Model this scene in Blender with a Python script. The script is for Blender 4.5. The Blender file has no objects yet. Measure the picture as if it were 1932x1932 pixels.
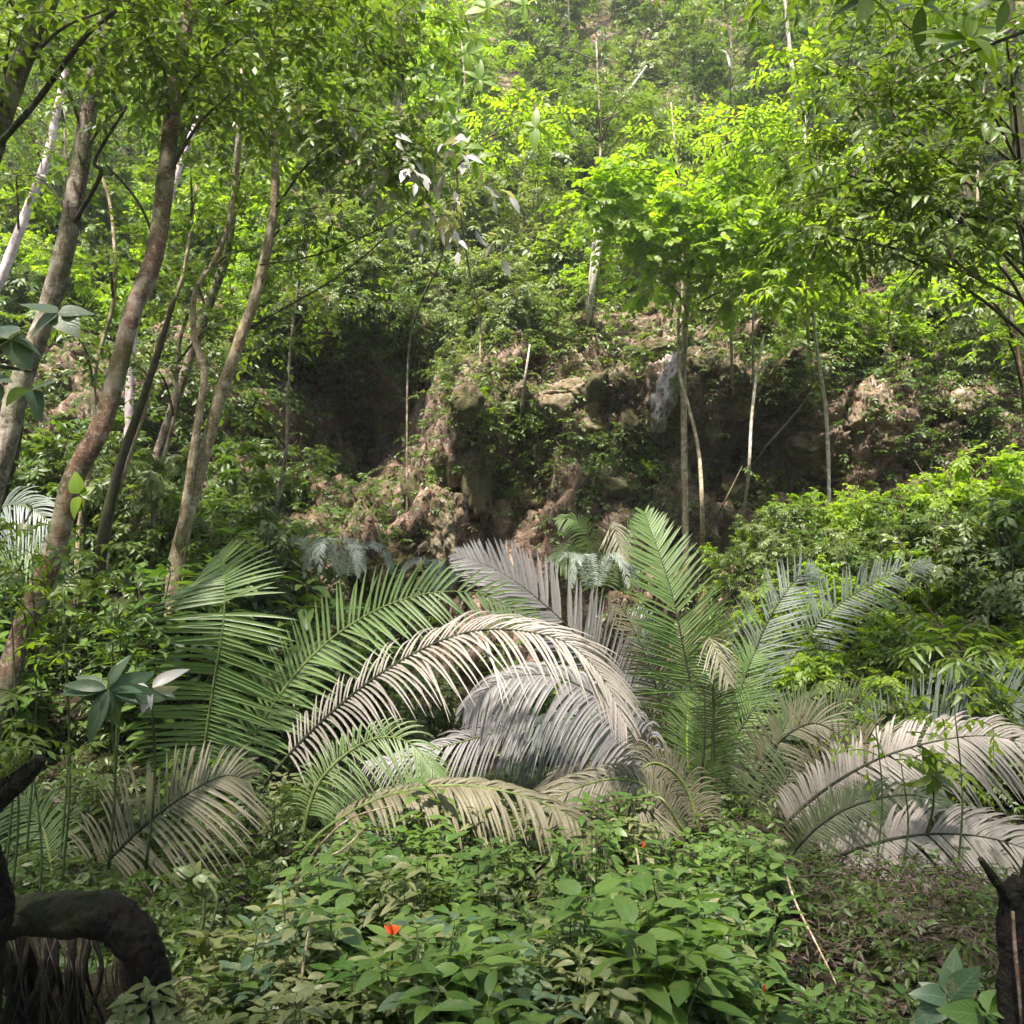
import bpy, math, random
import numpy as np
from mathutils import Vector
from mathutils.bvhtree import BVHTree

HAZE = 0.0018
random.seed(5)
rg = np.random.default_rng(11)
SC = bpy.context.scene
COL = SC.collection
V = np.array

# ------------------------------------------------------------------ camera
F = 1608.0
PITCH = math.radians(4.0)
CAM = V([0, 0, 1.6])
def ray(px, py):
    d = V([(px - 966) / F, 1.0, (966 - py) / F])
    c, s = math.cos(PITCH), math.sin(PITCH)
    return V([d[0], d[1] * c - d[2] * s, d[1] * s + d[2] * c])
def P(px, py, y):
    d = ray(px, py)
    return CAM + d * (y / d[1])
cd = bpy.data.cameras.new('camera')
cam = bpy.data.objects.new('camera', cd); COL.objects.link(cam)
cam.location = CAM; cam.rotation_euler = (math.radians(90) + PITCH, 0, 0)
cd.sensor_width = 36; cd.sensor_fit = 'HORIZONTAL'
cd.lens = 36 * F / 1932
cd.clip_start = 0.05; cd.clip_end = 400
SC.camera = cam

# ------------------------------------------------------------------ noise
PERM = np.random.default_rng(3).permutation(256)
PERM = np.concatenate([PERM, PERM, PERM])
GR = np.random.default_rng(4).normal(size=(256, 3)); GR /= np.linalg.norm(GR, axis=1)[:, None]
def pn(p):
    i = np.floor(p).astype(int); f = p - i; i &= 255
    u = f * f * f * (f * (f * 6 - 15) + 10)
    r = 0
    for dx in (0, 1):
        for dy in (0, 1):
            for dz in (0, 1):
                h = PERM[PERM[PERM[i[:, 0] + dx] + i[:, 1] + dy] + i[:, 2] + dz]
                g = GR[h]
                d = g[:, 0] * (f[:, 0] - dx) + g[:, 1] * (f[:, 1] - dy) + g[:, 2] * (f[:, 2] - dz)
                w = (u[:, 0] if dx else 1 - u[:, 0]) * (u[:, 1] if dy else 1 - u[:, 1]) * (u[:, 2] if dz else 1 - u[:, 2])
                r = r + d * w
    return r * 1.6
def fbm(p, oct=4, rough=0.5, ridged=False):
    a, t, r = 1.0, 0.0, 0
    for k in range(oct):
        n = pn(p * (2.03 ** k) + 17.3 * k)
        r = r + a * ((1 - 2 * np.abs(n)) if ridged else n); t += a; a *= rough
    return r / t

def blocks(p, seed=0):
    """stepped, angular cells: random height per cell with sharp joints"""
    i = np.floor(p).astype(int); best = np.full(len(p), 9.); second = np.full(len(p), 9.); val = np.zeros(len(p))
    for dx in (-1, 0, 1):
        for dy in (-1, 0, 1):
            for dz in (-1, 0, 1):
                c = i + V([dx, dy, dz]); h = PERM[PERM[PERM[(c[:, 0] + seed) & 255] + (c[:, 1] & 255)] + (c[:, 2] & 255)]
                q = c + .5 + GR[h] * .45; d = np.linalg.norm(p - q, axis=1); n = d < best
                # plane through the cell centre, tilted by its own normal
                hv = GR[(h * 7 + 3) & 255, 0] * .8 + ((p - q) * GR[(h * 5 + 1) & 255]).sum(1) * 1.1
                second = np.where(n, best, np.minimum(second, d)); val = np.where(n, hv, val); best = np.where(n, d, best)
    return val - .7 * np.clip(1 - (second - best) * 7, 0, 1)

# ------------------------------------------------------------------ materials
def new_mat(name):
    m = bpy.data.materials.new(name); m.use_nodes = True
    nt = m.node_tree; nt.nodes.clear()
    return m, nt.nodes, nt.links
def mixc(N, L, fac, a, b, blend='MIX'):
    n = N.new('ShaderNodeMix'); n.data_type = 'RGBA'; n.blend_type = blend
    for s, v in ((n.inputs[0], fac), (n.inputs[6], a), (n.inputs[7], b)):
        if hasattr(v, 'links'): L.new(v, s)
        elif isinstance(v, (int, float)): s.default_value = v
        else: s.default_value = (*v, 1)
    return n.outputs[2]
def mth(N, L, op, a, b=0.0, clamp=False):
    n = N.new('ShaderNodeMath'); n.operation = op; n.use_clamp = clamp
    for s, v in ((n.inputs[0], a), (n.inputs[1], b)):
        if hasattr(v, 'links'): L.new(v, s)
        else: s.default_value = v
    return n.outputs[0]
def noise(N, L, scale, detail=3, rough=.55, vec=None, dist=0):
    n = N.new('ShaderNodeTexNoise'); n.inputs['Scale'].default_value = scale
    n.inputs['Detail'].default_value = detail; n.inputs['Roughness'].default_value = rough
    n.inputs['Distortion'].default_value = dist
    if vec is not None: L.new(vec, n.inputs['Vector'])
    return n.outputs['Fac']
def ramp(N, L, x, a, b):
    n = N.new('ShaderNodeMapRange'); n.inputs[1].default_value = a; n.inputs[2].default_value = b
    L.new(x, n.inputs[0]); return n.outputs[0]

def leaf_mat(name, c1, c2, back=None, rough=.42, trans=.38, tc=None, spots=0.25, spotc=(.22, .19, .09), vein=.35, spec=.5):
    """c1, c2: range of leaf colours between leaves; back: colour of the underside"""
    m, N, L = new_mat(name)
    at = N.new('ShaderNodeAttribute'); at.attribute_name = 'lf'
    sp = N.new('ShaderNodeSeparateColor'); L.new(at.outputs['Color'], sp.inputs[0])
    oi = N.new('ShaderNodeObjectInfo')
    r = mth(N, L, 'ADD', mth(N, L, 'MULTIPLY', sp.outputs[0], .62), mth(N, L, 'MULTIPLY', oi.outputs['Random'], .38))
    col = mixc(N, L, r, c1, c2)
    tcn = N.new('ShaderNodeTexCoord')
    # pale midrib
    mid = mth(N, L, 'SUBTRACT', 1.0, mth(N, L, 'MULTIPLY', sp.outputs[1], 9.0), True)
    col = mixc(N, L, mth(N, L, 'MULTIPLY', mid, vein), col, tuple(min(1, c * 1.9 + .04) for c in c1))
    # blemishes
    nz = noise(N, L, 38, 3, .6, tcn.outputs['Object'])
    if spots > 0:
        f = mth(N, L, 'MULTIPLY', ramp(N, L, nz, .56, .68), spots)
        col = mixc(N, L, f, col, spotc)
        nz2 = noise(N, L, 5, 2, .5, tcn.outputs['Object'])
        col = mixc(N, L, mth(N, L, 'MULTIPLY', ramp(N, L, nz2, .5, .7), spots * .8), col, tuple((a + b) / 2 for a, b in zip(c2, spotc)))
    if back is not None:
        g = N.new('ShaderNodeNewGeometry')
        col2 = mixc(N, L, mth(N, L, 'MULTIPLY', nz, .5), back, col)
        col = mixc(N, L, g.outputs['Backfacing'], col, col2)
    b = N.new('ShaderNodeBsdfPrincipled'); L.new(col, b.inputs['Base Color'])
    b.inputs['Roughness'].default_value = rough
    b.inputs['Specular IOR Level'].default_value = spec
    w = N.new('ShaderNodeMath'); w.operation = 'SINE'
    L.new(mth(N, L, 'MULTIPLY', mth(N, L, 'SUBTRACT', sp.outputs[2], mth(N, L, 'MULTIPLY', sp.outputs[1], .35)), 48.0), w.inputs[0])
    bp = N.new('ShaderNodeBump'); bp.inputs['Strength'].default_value = .12; bp.inputs['Distance'].default_value = .003
    L.new(mth(N, L, 'ADD', w.outputs[0], nz), bp.inputs['Height']); L.new(bp.outputs[0], b.inputs['Normal'])
    tr = N.new('ShaderNodeBsdfTranslucent')
    tcol = mixc(N, L, 1.0, col, tc or (1.78, 1.86, .52), 'MULTIPLY')
    L.new(tcol, tr.inputs['Color'])
    mx = N.new('ShaderNodeMixShader'); mx.inputs[0].default_value = trans
    L.new(b.outputs[0], mx.inputs[1]); L.new(tr.outputs[0], mx.inputs[2])
    o = N.new('ShaderNodeOutputMaterial'); L.new(mx.outputs[0], o.inputs[0])
    return m
def bark_mat(name, base, dark, pale, amount=.5, moss=.0, scale=1.0, rough=.85):
    m, N, L = new_mat(name)
    tc = N.new('ShaderNodeTexCoord'); ob = tc.outputs['Object']
    mp = N.new('ShaderNodeMapping'); L.new(ob, mp.inputs[0]); mp.inputs['Scale'].default_value = (1, 1, .35)
    n1 = noise(N, L, 16 * scale, 5, .65, mp.outputs[0], .4)
    n2 = noise(N, L, 6.5 * scale, 4, .6, ob, .6)
    n3 = noise(N, L, 38 * scale, 4, .7, ob)
    col = mixc(N, L, ramp(N, L, n1, .38, .58), dark, base)
    n6 = noise(N, L, 19 * scale, 5, .7, ob, 1.0)
    col = mixc(N, L, mth(N, L, 'MULTIPLY', ramp(N, L, n6, .53, .58), .6), col, dark)
    col = mixc(N, L, mth(N, L, 'MULTIPLY', ramp(N, L, n2, .56 - .1 * amount, .62), amount), col, pale)
    col = mixc(N, L, mth(N, L, 'MULTIPLY', ramp(N, L, n3, .55, .62), .65 * min(1, amount + .3)), col, pale)
    if moss:
        n4 = noise(N, L, 3.1, 4, .6, ob)
        col = mixc(N, L, mth(N, L, 'MULTIPLY', ramp(N, L, n4, .5 - .1 * moss, .62), moss), col, (.06, .085, .018))
    b = N.new('ShaderNodeBsdfPrincipled'); L.new(col, b.inputs['Base Color']); b.inputs['Roughness'].default_value = rough; b.inputs['Specular IOR Level'].default_value = .2
    bp = N.new('ShaderNodeBump'); bp.inputs['Strength'].default_value = .9; bp.inputs['Distance'].default_value = .02
    L.new(mth(N, L, 'ADD', n1, mth(N, L, 'MULTIPLY', n3, .4)), bp.inputs['Height']); L.new(bp.outputs[0], b.inputs['Normal'])
    o = N.new('ShaderNodeOutputMaterial'); L.new(b.outputs[0], o.inputs[0])
    return m
def rock_mat(name, cols, moss=.7, litter=.4):
    m, N, L = new_mat(name)
    tc = N.new('ShaderNodeTexCoord'); ob = tc.outputs['Object']
    n1 = noise(N, L, 1.3, 6, .65, ob, .8); n2 = noise(N, L, 6, 5, .7, ob, .5); n3 = noise(N, L, 24, 4, .65, ob)
    n5 = noise(N, L, .7, 3, .6, ob)
    col = mixc(N, L, ramp(N, L, n1, .38, .6), cols[0], cols[1])
    col = mixc(N, L, ramp(N, L, n2, .5, .68), col, cols[2])
    col = mixc(N, L, mth(N, L, 'MULTIPLY', ramp(N, L, n3, .52, .62), .55), col, cols[3])
    g = N.new('ShaderNodeNewGeometry'); s = N.new('ShaderNodeSeparateXYZ'); L.new(g.outputs['Normal'], s.inputs[0])
    up = ramp(N, L, mth(N, L, 'ADD', s.outputs[2], mth(N, L, 'MULTIPLY', n2, .9)), .55, 1.0)
    col = mixc(N, L, mth(N, L, 'MULTIPLY', up, litter), col, (.09, .055, .03))
    mo = mth(N, L, 'MULTIPLY', ramp(N, L, mth(N, L, 'ADD', n5, mth(N, L, 'MULTIPLY', n3, .3)), .6, .75), moss)
    col = mixc(N, L, mo, col, (.045, .065, .016))
    b = N.new('ShaderNodeBsdfPrincipled'); L.new(col, b.inputs['Base Color']); b.inputs['Roughness'].default_value = .9; b.inputs['Specular IOR Level'].default_value = .15
    bp = N.new('ShaderNodeBump'); bp.inputs['Strength'].default_value = .8; bp.inputs['Distance'].default_value = .05
    L.new(mth(N, L, 'ADD', n2, mth(N, L, 'MULTIPLY', n3, .5)), bp.inputs['Height']); L.new(bp.outputs[0], b.inputs['Normal'])
    o = N.new('ShaderNodeOutputMaterial'); L.new(b.outputs[0], o.inputs[0])
    return m
M = {}
# name: colours of upper side, blade range
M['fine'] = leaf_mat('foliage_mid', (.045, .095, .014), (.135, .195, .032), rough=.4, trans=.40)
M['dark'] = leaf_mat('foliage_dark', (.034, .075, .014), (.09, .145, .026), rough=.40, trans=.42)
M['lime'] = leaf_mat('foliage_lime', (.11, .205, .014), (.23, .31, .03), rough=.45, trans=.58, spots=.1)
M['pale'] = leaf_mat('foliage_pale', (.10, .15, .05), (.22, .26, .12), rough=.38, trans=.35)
M['herb'] = leaf_mat('herb_leaf', (.04, .10, .018), (.14, .215, .05), rough=.36, trans=.36, spots=.35, vein=.5)
M['herbdry'] = leaf_mat('herb_leaf_worn', (.07, .105, .03), (.17, .185, .08), rough=.42, trans=.3, spots=.6, spotc=(.30, .24, .14), vein=.5)
M['blue'] = leaf_mat('leaf_bluish', (.04, .085, .045), (.10, .15, .085), rough=.42, trans=.26, spots=.5, vein=.6)
M['grey'] = leaf_mat('leaf_greyish', (.22, .22, .20), (.36, .34, .36), rough=.4, trans=.25, spots=.3)  # grey of worn leaves, and painted sheen on the reflective ones
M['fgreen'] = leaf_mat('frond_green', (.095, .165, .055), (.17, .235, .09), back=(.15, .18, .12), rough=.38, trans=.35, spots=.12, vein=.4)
M['fsilver_sheen'] = leaf_mat('frond_silver_sheen', (.18, .165, .17), (.28, .26, .27), back=(.12, .17, .09), rough=.45, trans=.2, tc=(1.1, 1.2, .8), spots=.7, spotc=(.12, .15, .09), vein=.5)  # silvery leaf colour with sky sheen painted in as mauve grey
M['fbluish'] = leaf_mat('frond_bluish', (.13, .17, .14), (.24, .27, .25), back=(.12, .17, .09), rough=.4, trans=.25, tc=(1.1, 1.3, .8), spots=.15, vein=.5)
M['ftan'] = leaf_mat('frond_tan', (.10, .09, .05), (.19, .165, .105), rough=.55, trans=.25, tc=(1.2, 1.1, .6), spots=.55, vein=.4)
M['fpink_sheen'] = leaf_mat('frond_pinkish_sheen', (.20, .175, .155), (.34, .295, .275), back=(.10, .14, .07), rough=.5, trans=.2, tc=(1.1, 1, .8), spots=.75, spotc=(.11, .13, .06), vein=.5)  # sky sheen on the leaflets, painted as a pinkish grey colour
M['fdull'] = leaf_mat('frond_dull', (.10, .10, .055), (.18, .155, .11), back=(.08, .12, .05), rough=.5, trans=.2, tc=(1.1, 1, .8), spots=.35, vein=.5)
M['fdark'] = leaf_mat('frond_dark', (.04, .065, .025), (.085, .11, .05), rough=.5, trans=.25, spots=.6, spotc=(.10, .08, .05), vein=.4)
M['litter'] = leaf_mat('dead_leaf_dark', (.018, .011, .008), (.085, .05, .034), rough=.65, trans=.08, tc=(1.2, .9, .5), spots=.4, spotc=(.03, .02, .014))  # darker range of the dead leaf colours
M['dead'] = leaf_mat('dead_leaf', (.045, .028, .018), (.20, .125, .08), rough=.7, trans=.12, tc=(1.2, .9, .5), spots=.4, spotc=(.06, .04, .025))
M['red'] = leaf_mat('red_petal', (.65, .05, .01), (.85, .14, .03), rough=.45, trans=.35, tc=(1.2, .9, .6), spots=0)
M['orange'] = leaf_mat('orange_leaf', (.6, .3, .03), (.7, .42, .05), rough=.5, trans=.35, tc=(1.2, 1, .6), spots=0)
M['white'] = leaf_mat('cream_bract', (.6, .6, .4), (.75, .72, .55), rough=.5, trans=.35, tc=(1.2, 1.2, .9), spots=.1)
M['stem'] = bark_mat('stem_green', (.07, .10, .03), (.035, .045, .018), (.16, .16, .08), .3)
M['rachis'] = bark_mat('rachis', (.13, .17, .05), (.07, .10, .03), (.22, .2, .1), .3, rough=.5)
M['rachisy'] = bark_mat('rachis_yellow', (.30, .36, .03), (.20, .25, .03), (.35, .38, .08), .2, rough=.5)
M['rachisd'] = bark_mat('rachis_dark', (.035, .04, .02), (.015, .018, .012), (.08, .07, .05), .3, rough=.5)
M['twig'] = bark_mat('twig', (.10, .08, .05), (.05, .04, .025), (.2, .17, .13), .3)
M['b_red'] = bark_mat('bark_red', (.20, .11, .075), (.075, .05, .035), (.44, .37, .31), .6, .45)
M['b_grey'] = bark_mat('bark_grey', (.20, .15, .12), (.07, .055, .042), (.42, .37, .32), .7, .5)
M['b_pale'] = bark_mat('bark_pale', (.36, .28, .18), (.15, .10, .06), (.62, .54, .44), .6, .2, 1.5)
M['b_sunpink'] = bark_mat('bark_sunpink', (.68, .52, .54), (.42, .30, .30), (.82, .74, .76), .6, .0)  # sunlight on the trunk painted into the bark as pale pink
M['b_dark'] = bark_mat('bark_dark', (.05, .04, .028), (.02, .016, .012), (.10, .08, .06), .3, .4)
M['b_white'] = bark_mat('bark_white', (.48, .43, .36), (.22, .18, .13), (.70, .66, .6), .6, .1, 2)
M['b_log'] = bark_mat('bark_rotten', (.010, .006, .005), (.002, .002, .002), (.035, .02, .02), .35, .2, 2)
M['rock'] = rock_mat('cliff_rock', ((.06, .042, .03), (.23, .15, .115), (.50, .39, .335), (.04, .028, .02)), .5, .3)
M['pale_rock'] = rock_mat('pale_limestone_sunpatch', ((.20, .13, .09), (.38, .28, .21), (.58, .48, .42), (.13, .09, .06)), .45, .25)  # pale rock tone that also paints in patches of sun
M['lilac_sunpatch_rock'] = rock_mat('lilac_limestone_sunpatch', ((.34, .27, .27), (.54, .48, .51), (.64, .59, .64), (.16, .11, .09)), .3, .2)  # limestone with a dapple of sun painted in as pale lilac
M['brown_rock'] = rock_mat('brown_rock', ((.05, .033, .023), (.15, .10, .07), (.30, .215, .165), (.05, .034, .024)), .55, .3)
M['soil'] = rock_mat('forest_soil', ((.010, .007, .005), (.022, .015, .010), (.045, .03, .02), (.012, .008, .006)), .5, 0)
M['moss'] = leaf_mat('moss', (.06, .09, .015), (.14, .17, .03), rough=.8, trans=.2, spots=0, vein=0)

# ------------------------------------------------------------------ mesh building
class MB:
    def __init__(s): s.v = []; s.q = []; s.t = []; s.a = []; s.n = 0
    def add(s, v, q=None, t=None, a=None):
        v = np.asarray(v, float).reshape(-1, 3)
        if q is not None and len(q): s.q.append(np.asarray(q, int).reshape(-1, 4) + s.n)
        if t is not None and len(t): s.t.append(np.asarray(t, int).reshape(-1, 3) + s.n)
        if a is None:
            a = np.zeros((len(v), 3)); a[:, 0] = .5; a[:, 1] = .5
        s.v.append(v); s.a.append(a); s.n += len(v)
    def build(s, name, mat, parent=None, origin=(0, 0, 0), smooth=True):
        if not s.n: return None
        v = np.concatenate(s.v) - np.asarray(origin, float); a = np.concatenate(s.a)
        q = np.concatenate(s.q) if s.q else np.zeros((0, 4), int)
        t = np.concatenate(s.t) if s.t else np.zeros((0, 3), int)
        me = bpy.data.meshes.new(name)
        me.vertices.add(len(v)); me.vertices.foreach_set('co', v.astype(np.float32).ravel())
        me.loops.add(q.size + t.size); me.loops.foreach_set('vertex_index', np.concatenate([q.ravel(), t.ravel()]).astype(np.int32))
        me.polygons.add(len(q) + len(t))
        st = np.concatenate([np.arange(len(q)) * 4, q.size + np.arange(len(t)) * 3]).astype(np.int32)
        me.polygons.foreach_set('loop_start', st)
        me.polygons.foreach_set('use_smooth', np.full(len(st), smooth))
        me.update(calc_edges=True)
        at = me.color_attributes.new('lf', 'FLOAT_COLOR', 'POINT')
        at.data.foreach_set('color', np.concatenate([a, np.ones((len(a), 1))], 1).astype(np.float32).ravel())
        me.materials.append(M[mat] if isinstance(mat, str) else mat)
        o = bpy.data.objects.new(name, me); COL.objects.link(o)
        if parent is not None: o.parent = parent
        else: o.location = origin
        return o
def nrm(v): return v / np.maximum(np.linalg.norm(v, axis=-1, keepdims=True), 1e-9)
def spline(pts, n):
    p = V(pts, float)
    if len(p) < 3:
        t = np.linspace(0, 1, n)[:, None]; return p[0] * (1 - t) + p[-1] * t
    e = np.vstack([2 * p[0] - p[1], p, 2 * p[-1] - p[-2]])
    u = np.linspace(0, len(p) - 1 - 1e-6, n); i = u.astype(int); f = (u - i)[:, None]
    a, b, c, d = e[i], e[i + 1], e[i + 2], e[i + 3]
    return .5 * (2 * b + (c - a) * f + (2 * a - 5 * b + 4 * c - d) * f ** 2 + (3 * b - a - 3 * c + d) * f ** 3)
def tube(mb, pts, rad, sides=6, n=None, lump=0.0, cap=True, rough=0):
    p = spline(pts, n) if n else V(pts, float)
    k = len(p)
    r = np.interp(np.linspace(0, 1, k), np.linspace(0, 1, len(rad)), rad) if hasattr(rad, '__len__') else np.full(k, rad)
    T = nrm(np.gradient(p, axis=0))
    ref = V([0, 0, 1.]) if abs(T[0][2]) < .8 else V([1., 0, 0])
    A = np.cross(T[0], ref); A /= np.linalg.norm(A); As = []
    for i in range(k):
        A = A - T[i] * A.dot(T[i]); A = A / np.linalg.norm(A); As.append(A)
    As = V(As); Bs = np.cross(T, As)
    th = np.arange(sides) / sides * 2 * math.pi
    off = As[:, None] * np.cos(th)[None, :, None] + Bs[:, None] * np.sin(th)[None, :, None]
    rr = r[:, None, None] * np.ones((1, sides, 1))
    v = p[:, None] + off * rr
    if lump:
        nz = fbm(v.reshape(-1, 3) * (.9 / max(r.max(), 1e-3)) * .35, 4).reshape(k, sides, 1)
        if rough: nz = nz + rough * (blocks(v.reshape(-1, 3) * V([16., 16., 16.])) * .16 + fbm(v.reshape(-1, 3) * 38, 3) * .3).reshape(k, sides, 1)
        v = p[:, None] + off * rr * (1 + lump * nz)
    i, j = np.meshgrid(np.arange(k - 1), np.arange(sides), indexing='ij')
    a = i * sides + j; b = i * sides + (j + 1) % sides
    q = np.stack([a, b, b + sides, a + sides], -1).reshape(-1, 4)
    vv = v.reshape(-1, 3); t = None
    if cap:
        vv = np.vstack([vv, p[0], p[-1]]); c0 = k * sides
        jj = np.arange(sides)
        t = np.vstack([np.stack([np.full(sides, c0), (jj + 1) % sides, jj], 1),
                       np.stack([np.full(sides, c0 + 1), (k - 1) * sides + jj, (k - 1) * sides + (jj + 1) % sides], 1)])
    mb.add(vv, q, t)

def leaf_t(nseg, w=.2, peak=.42, fold=.25, curl=.2, lobes=None, serr=0):
    """leaf template along +X, length 1, both halves folded up along the midrib"""
    ts = np.linspace(0, 1, nseg + 1); v = [(0, 0, 0)]; a = [(0, 0, 0)]
    for k, t in enumerate(ts[1:-1]):
        x = t ** (math.log(.5) / math.log(peak))
        hw = w * math.sin(math.pi * x) ** .85
        if lobes: hw *= 1 + lobes * (1 if k % 2 else -1)
        if serr: hw *= 1 + serr * (1 if k % 2 else -1)
        z = -curl * t * t
        v += [(t, -hw, z + fold * hw), (t, 0, z), (t, hw, z + fold * hw)]
        a += [(0, 1, t), (0, 0, t), (0, 1, t)]
    v.append((1, 0, -curl)); a.append((0, 0, 1))
    q = []; t_ = [(0, 2, 1), (0, 3, 2)]
    for k in range(nseg - 2):
        b = 1 + 3 * k
        q += [(b, b + 1, b + 4, b + 3), (b + 1, b + 2, b + 5, b + 4)]
    b = 1 + 3 * (nseg - 2); e = b + 3
    t_ += [(b, b + 1, e), (b + 1, b + 2, e)]
    return V(v, float), V(q, int).reshape(-1, 4), V(t_, int), V(a, float)
T_LO = leaf_t(2, .24, .45, .3, .15)
T_MD = leaf_t(3, .2, .42, .3, .25)
T_HI = leaf_t(7, .2, .42, .22, .28)
T_HB = leaf_t(9, .25, .4, .18, .3, serr=.05)
T_HW = leaf_t(8, .33, .3, .15, .3)       # broad, heart-like
T_ND = leaf_t(3, .11, .4, .3, .3)        # narrow
T_LB = leaf_t(6, .34, .5, .15, .2, lobes=.22)

def place(mb, T, O, D, Nn, S, wob=.25, r=None):
    v, q, t, a = T; n = len(O)
    if n == 0: return
    O = V(O, float); D = nrm(V(D, float)); Nn = V(Nn, float) + rg.normal(0, wob, (n, 3))
    Nn = nrm(Nn - D * (Nn * D).sum(1)[:, None]); B = np.cross(Nn, D)
    S = np.broadcast_to(V(S, float), (n,)) if np.ndim(S) < 2 else S
    ws = rg.uniform(.8, 1.15, n); cs = rg.uniform(.3, 1.7, n)
    X = (v[None, :, 0, None] * D[:, None] + v[None, :, 1, None] * ws[:, None, None] * B[:, None]
         + v[None, :, 2, None] * cs[:, None, None] * Nn[:, None]) * S[:, None, None] + O[:, None]
    k = len(v); off = (np.arange(n) * k)[:, None, None]
    aa = np.repeat(a[None], n, 0).copy(); aa[:, :, 0] = (rg.uniform(0, 1, n) if r is None else r)[:, None]
    mb.add(X.reshape(-1, 3), (q[None] + off).reshape(-1, 4) if len(q) else None, (t[None] + off).reshape(-1, 3), aa.reshape(-1, 3))

class Leaves:
    """collects leaf positions and writes them out as one mesh"""
    def __init__(s): s.O = []; s.D = []; s.N = []; s.S = []
    def put(s, o, d, n, sz): s.O.append(o); s.D.append(d); s.N.append(n); s.S.append(sz)
    def flush(s, mb, T, wob=.25):
        if s.O: place(mb, T, np.vstack(s.O), np.vstack(s.D), np.vstack(s.N), np.concatenate(s.S), wob)
def spray(lv, tw, p0, d, L, n, size, droop=.35, flat=.55, twig=.003, sides=3):
    """a leafy twig: leaves in two ranks on a drooping twig"""
    d = V(d, float); d = d / np.linalg.norm(d)
    t = np.linspace(0, 1, 5)[:, None]
    pts = p0 + d * L * t + V([0, 0, -1.]) * droop * L * t * t
    if tw is not None: tube(tw, pts, [twig, twig * .4], sides, cap=False)
    tt = np.linspace(.12, 1, n)[:, None]
    o = p0 + d * L * tt + V([0, 0, -1.]) * droop * L * tt * tt
    T = nrm(d - V([0, 0, 2.]) * droop * tt)
    up = V([0, 0, 1.]) + rg.normal(0, .2, 3)
    S = nrm(np.cross(T, up)); sg = np.where(np.arange(n) % 2 == 0, 1, -1)[:, None]
    fw = rg.uniform(.35, .8, (n, 1))
    D = T * fw + S * sg * flat * 1.5 + rg.normal(0, .18, (n, 3)) - V([0, 0, .15])
    D[-1] = T[-1]
    Nn = np.cross(S, T); Nn = np.where(Nn[:, 2:3] < 0, -Nn, Nn)
    sz = size * rg.uniform(.7, 1.2, n) * (.75 + .35 * np.sin(np.linspace(.3, 2.8, n)))
    lv.put(o, D, Nn, sz)
def cluster(lv, tw, c, R, ns, L, n, size, droop=.35, out=.6, root=None, twig=.004):
    """ns leafy twigs filling an ellipsoid round c"""
    c = V(c, float); R = V(R, float) if hasattr(R, '__len__') else V([R] * 3, float)
    for k in range(ns):
        u = rg.normal(0, 1, 3); u /= np.linalg.norm(u); u *= rg.uniform(.1, 1) ** .5
        p = c + u * R
        d = u * out + rg.normal(0, .5, 3); d[2] = d[2] * .45 + .08
        spray(lv, tw, p, d, L * rg.uniform(.7, 1.3), n, size, droop * rg.uniform(.4, 1.5), twig=twig)

# ------------------------------------------------------------------ tagging
def tag(o, label=None, cat=None, group=None, kind=None):
    if label: o['label'] = label
    if cat: o['category'] = cat
    if group: o['group'] = group
    if kind: o['kind'] = kind
    return o
def thing(name, loc, label, cat, group=None):
    o = bpy.data.objects.new(name, None); COL.objects.link(o); o.location = loc
    o.empty_display_size = .1
    return tag(o, label, cat, group)
def dup(root, loc, rz=0, sc=1, label=None, group=None, tilt=(0, 0), name=None):
    r = root.copy(); COL.objects.link(r); r.name = name or r.name; r.location = loc; r.rotation_euler = (tilt[0], tilt[1], rz); r.scale = (sc,) * 3
    if label: r['label'] = label
    if group: r['group'] = group
    for ch in list(root.children):
        c = ch.copy(); COL.objects.link(c); c.parent = r
        for g in list(ch.children):
            e = g.copy(); COL.objects.link(e); e.parent = c
    return r

# ------------------------------------------------------------------ terrain
PROF = V([(-30, 2.5), (-12, .6), (-3, .05), (2, 0), (4, -.05), (6, -.2), (8, -.35), (9.6, -.3), (10.7, -.05), (11.2, .5), (11.45, 1.5),
          (11.6, 2.5), (11.55, 3.3), (11.75, 4.0), (12.3, 4.7), (13.4, 5.6), (16, 8.4), (20, 12.9), (26, 19.8), (34, 28.5), (46, 38), (70, 44)], float)
seg = np.linalg.norm(np.diff(PROF, axis=0), axis=1)
acc = np.concatenate([[0], np.cumsum(seg)])
steps = [1.5, .6, .15, .1, .1, .1, .1, .08, .06, .05, .05, .05, .05, .05, .06, .12, .16, .22, .35, .6, 1.5]
s_list = []
for i, st in enumerate(steps):
    n = max(1, int(seg[i] / st)); s_list += list(acc[i] + seg[i] * np.arange(n) / n)
s_list.append(acc[-1]); s_list = V(s_list)
xs = np.concatenate([np.linspace(-45, -9.5, 40)[:-1], np.arange(-9.5, 9.5, .055), np.linspace(9.5, 45, 40)])
# smooth profile
pr = spline(PROF, 1400)
pl = np.concatenate([[0], np.cumsum(np.linalg.norm(np.diff(pr, axis=0), axis=1))]); pl *= acc[-1] / pl[-1]
sy = np.interp(s_list, pl, pr[:, 0]); sz = np.interp(s_list, pl, pr[:, 1])
SX, SI = np.meshgrid(xs, np.arange(len(s_list)), indexing='ij')
Y0 = sy[SI]; Z0 = sz[SI]
G = np.stack([SX.ravel(), Y0.ravel(), Z0.ravel()], 1)
cl = np.interp(G[:, 1], [9.5, 10.8, 12.6, 15], [0, 1, 1, .25])          # how rocky
cl = np.where(G[:, 1] < 9.5, 0, cl)
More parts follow.
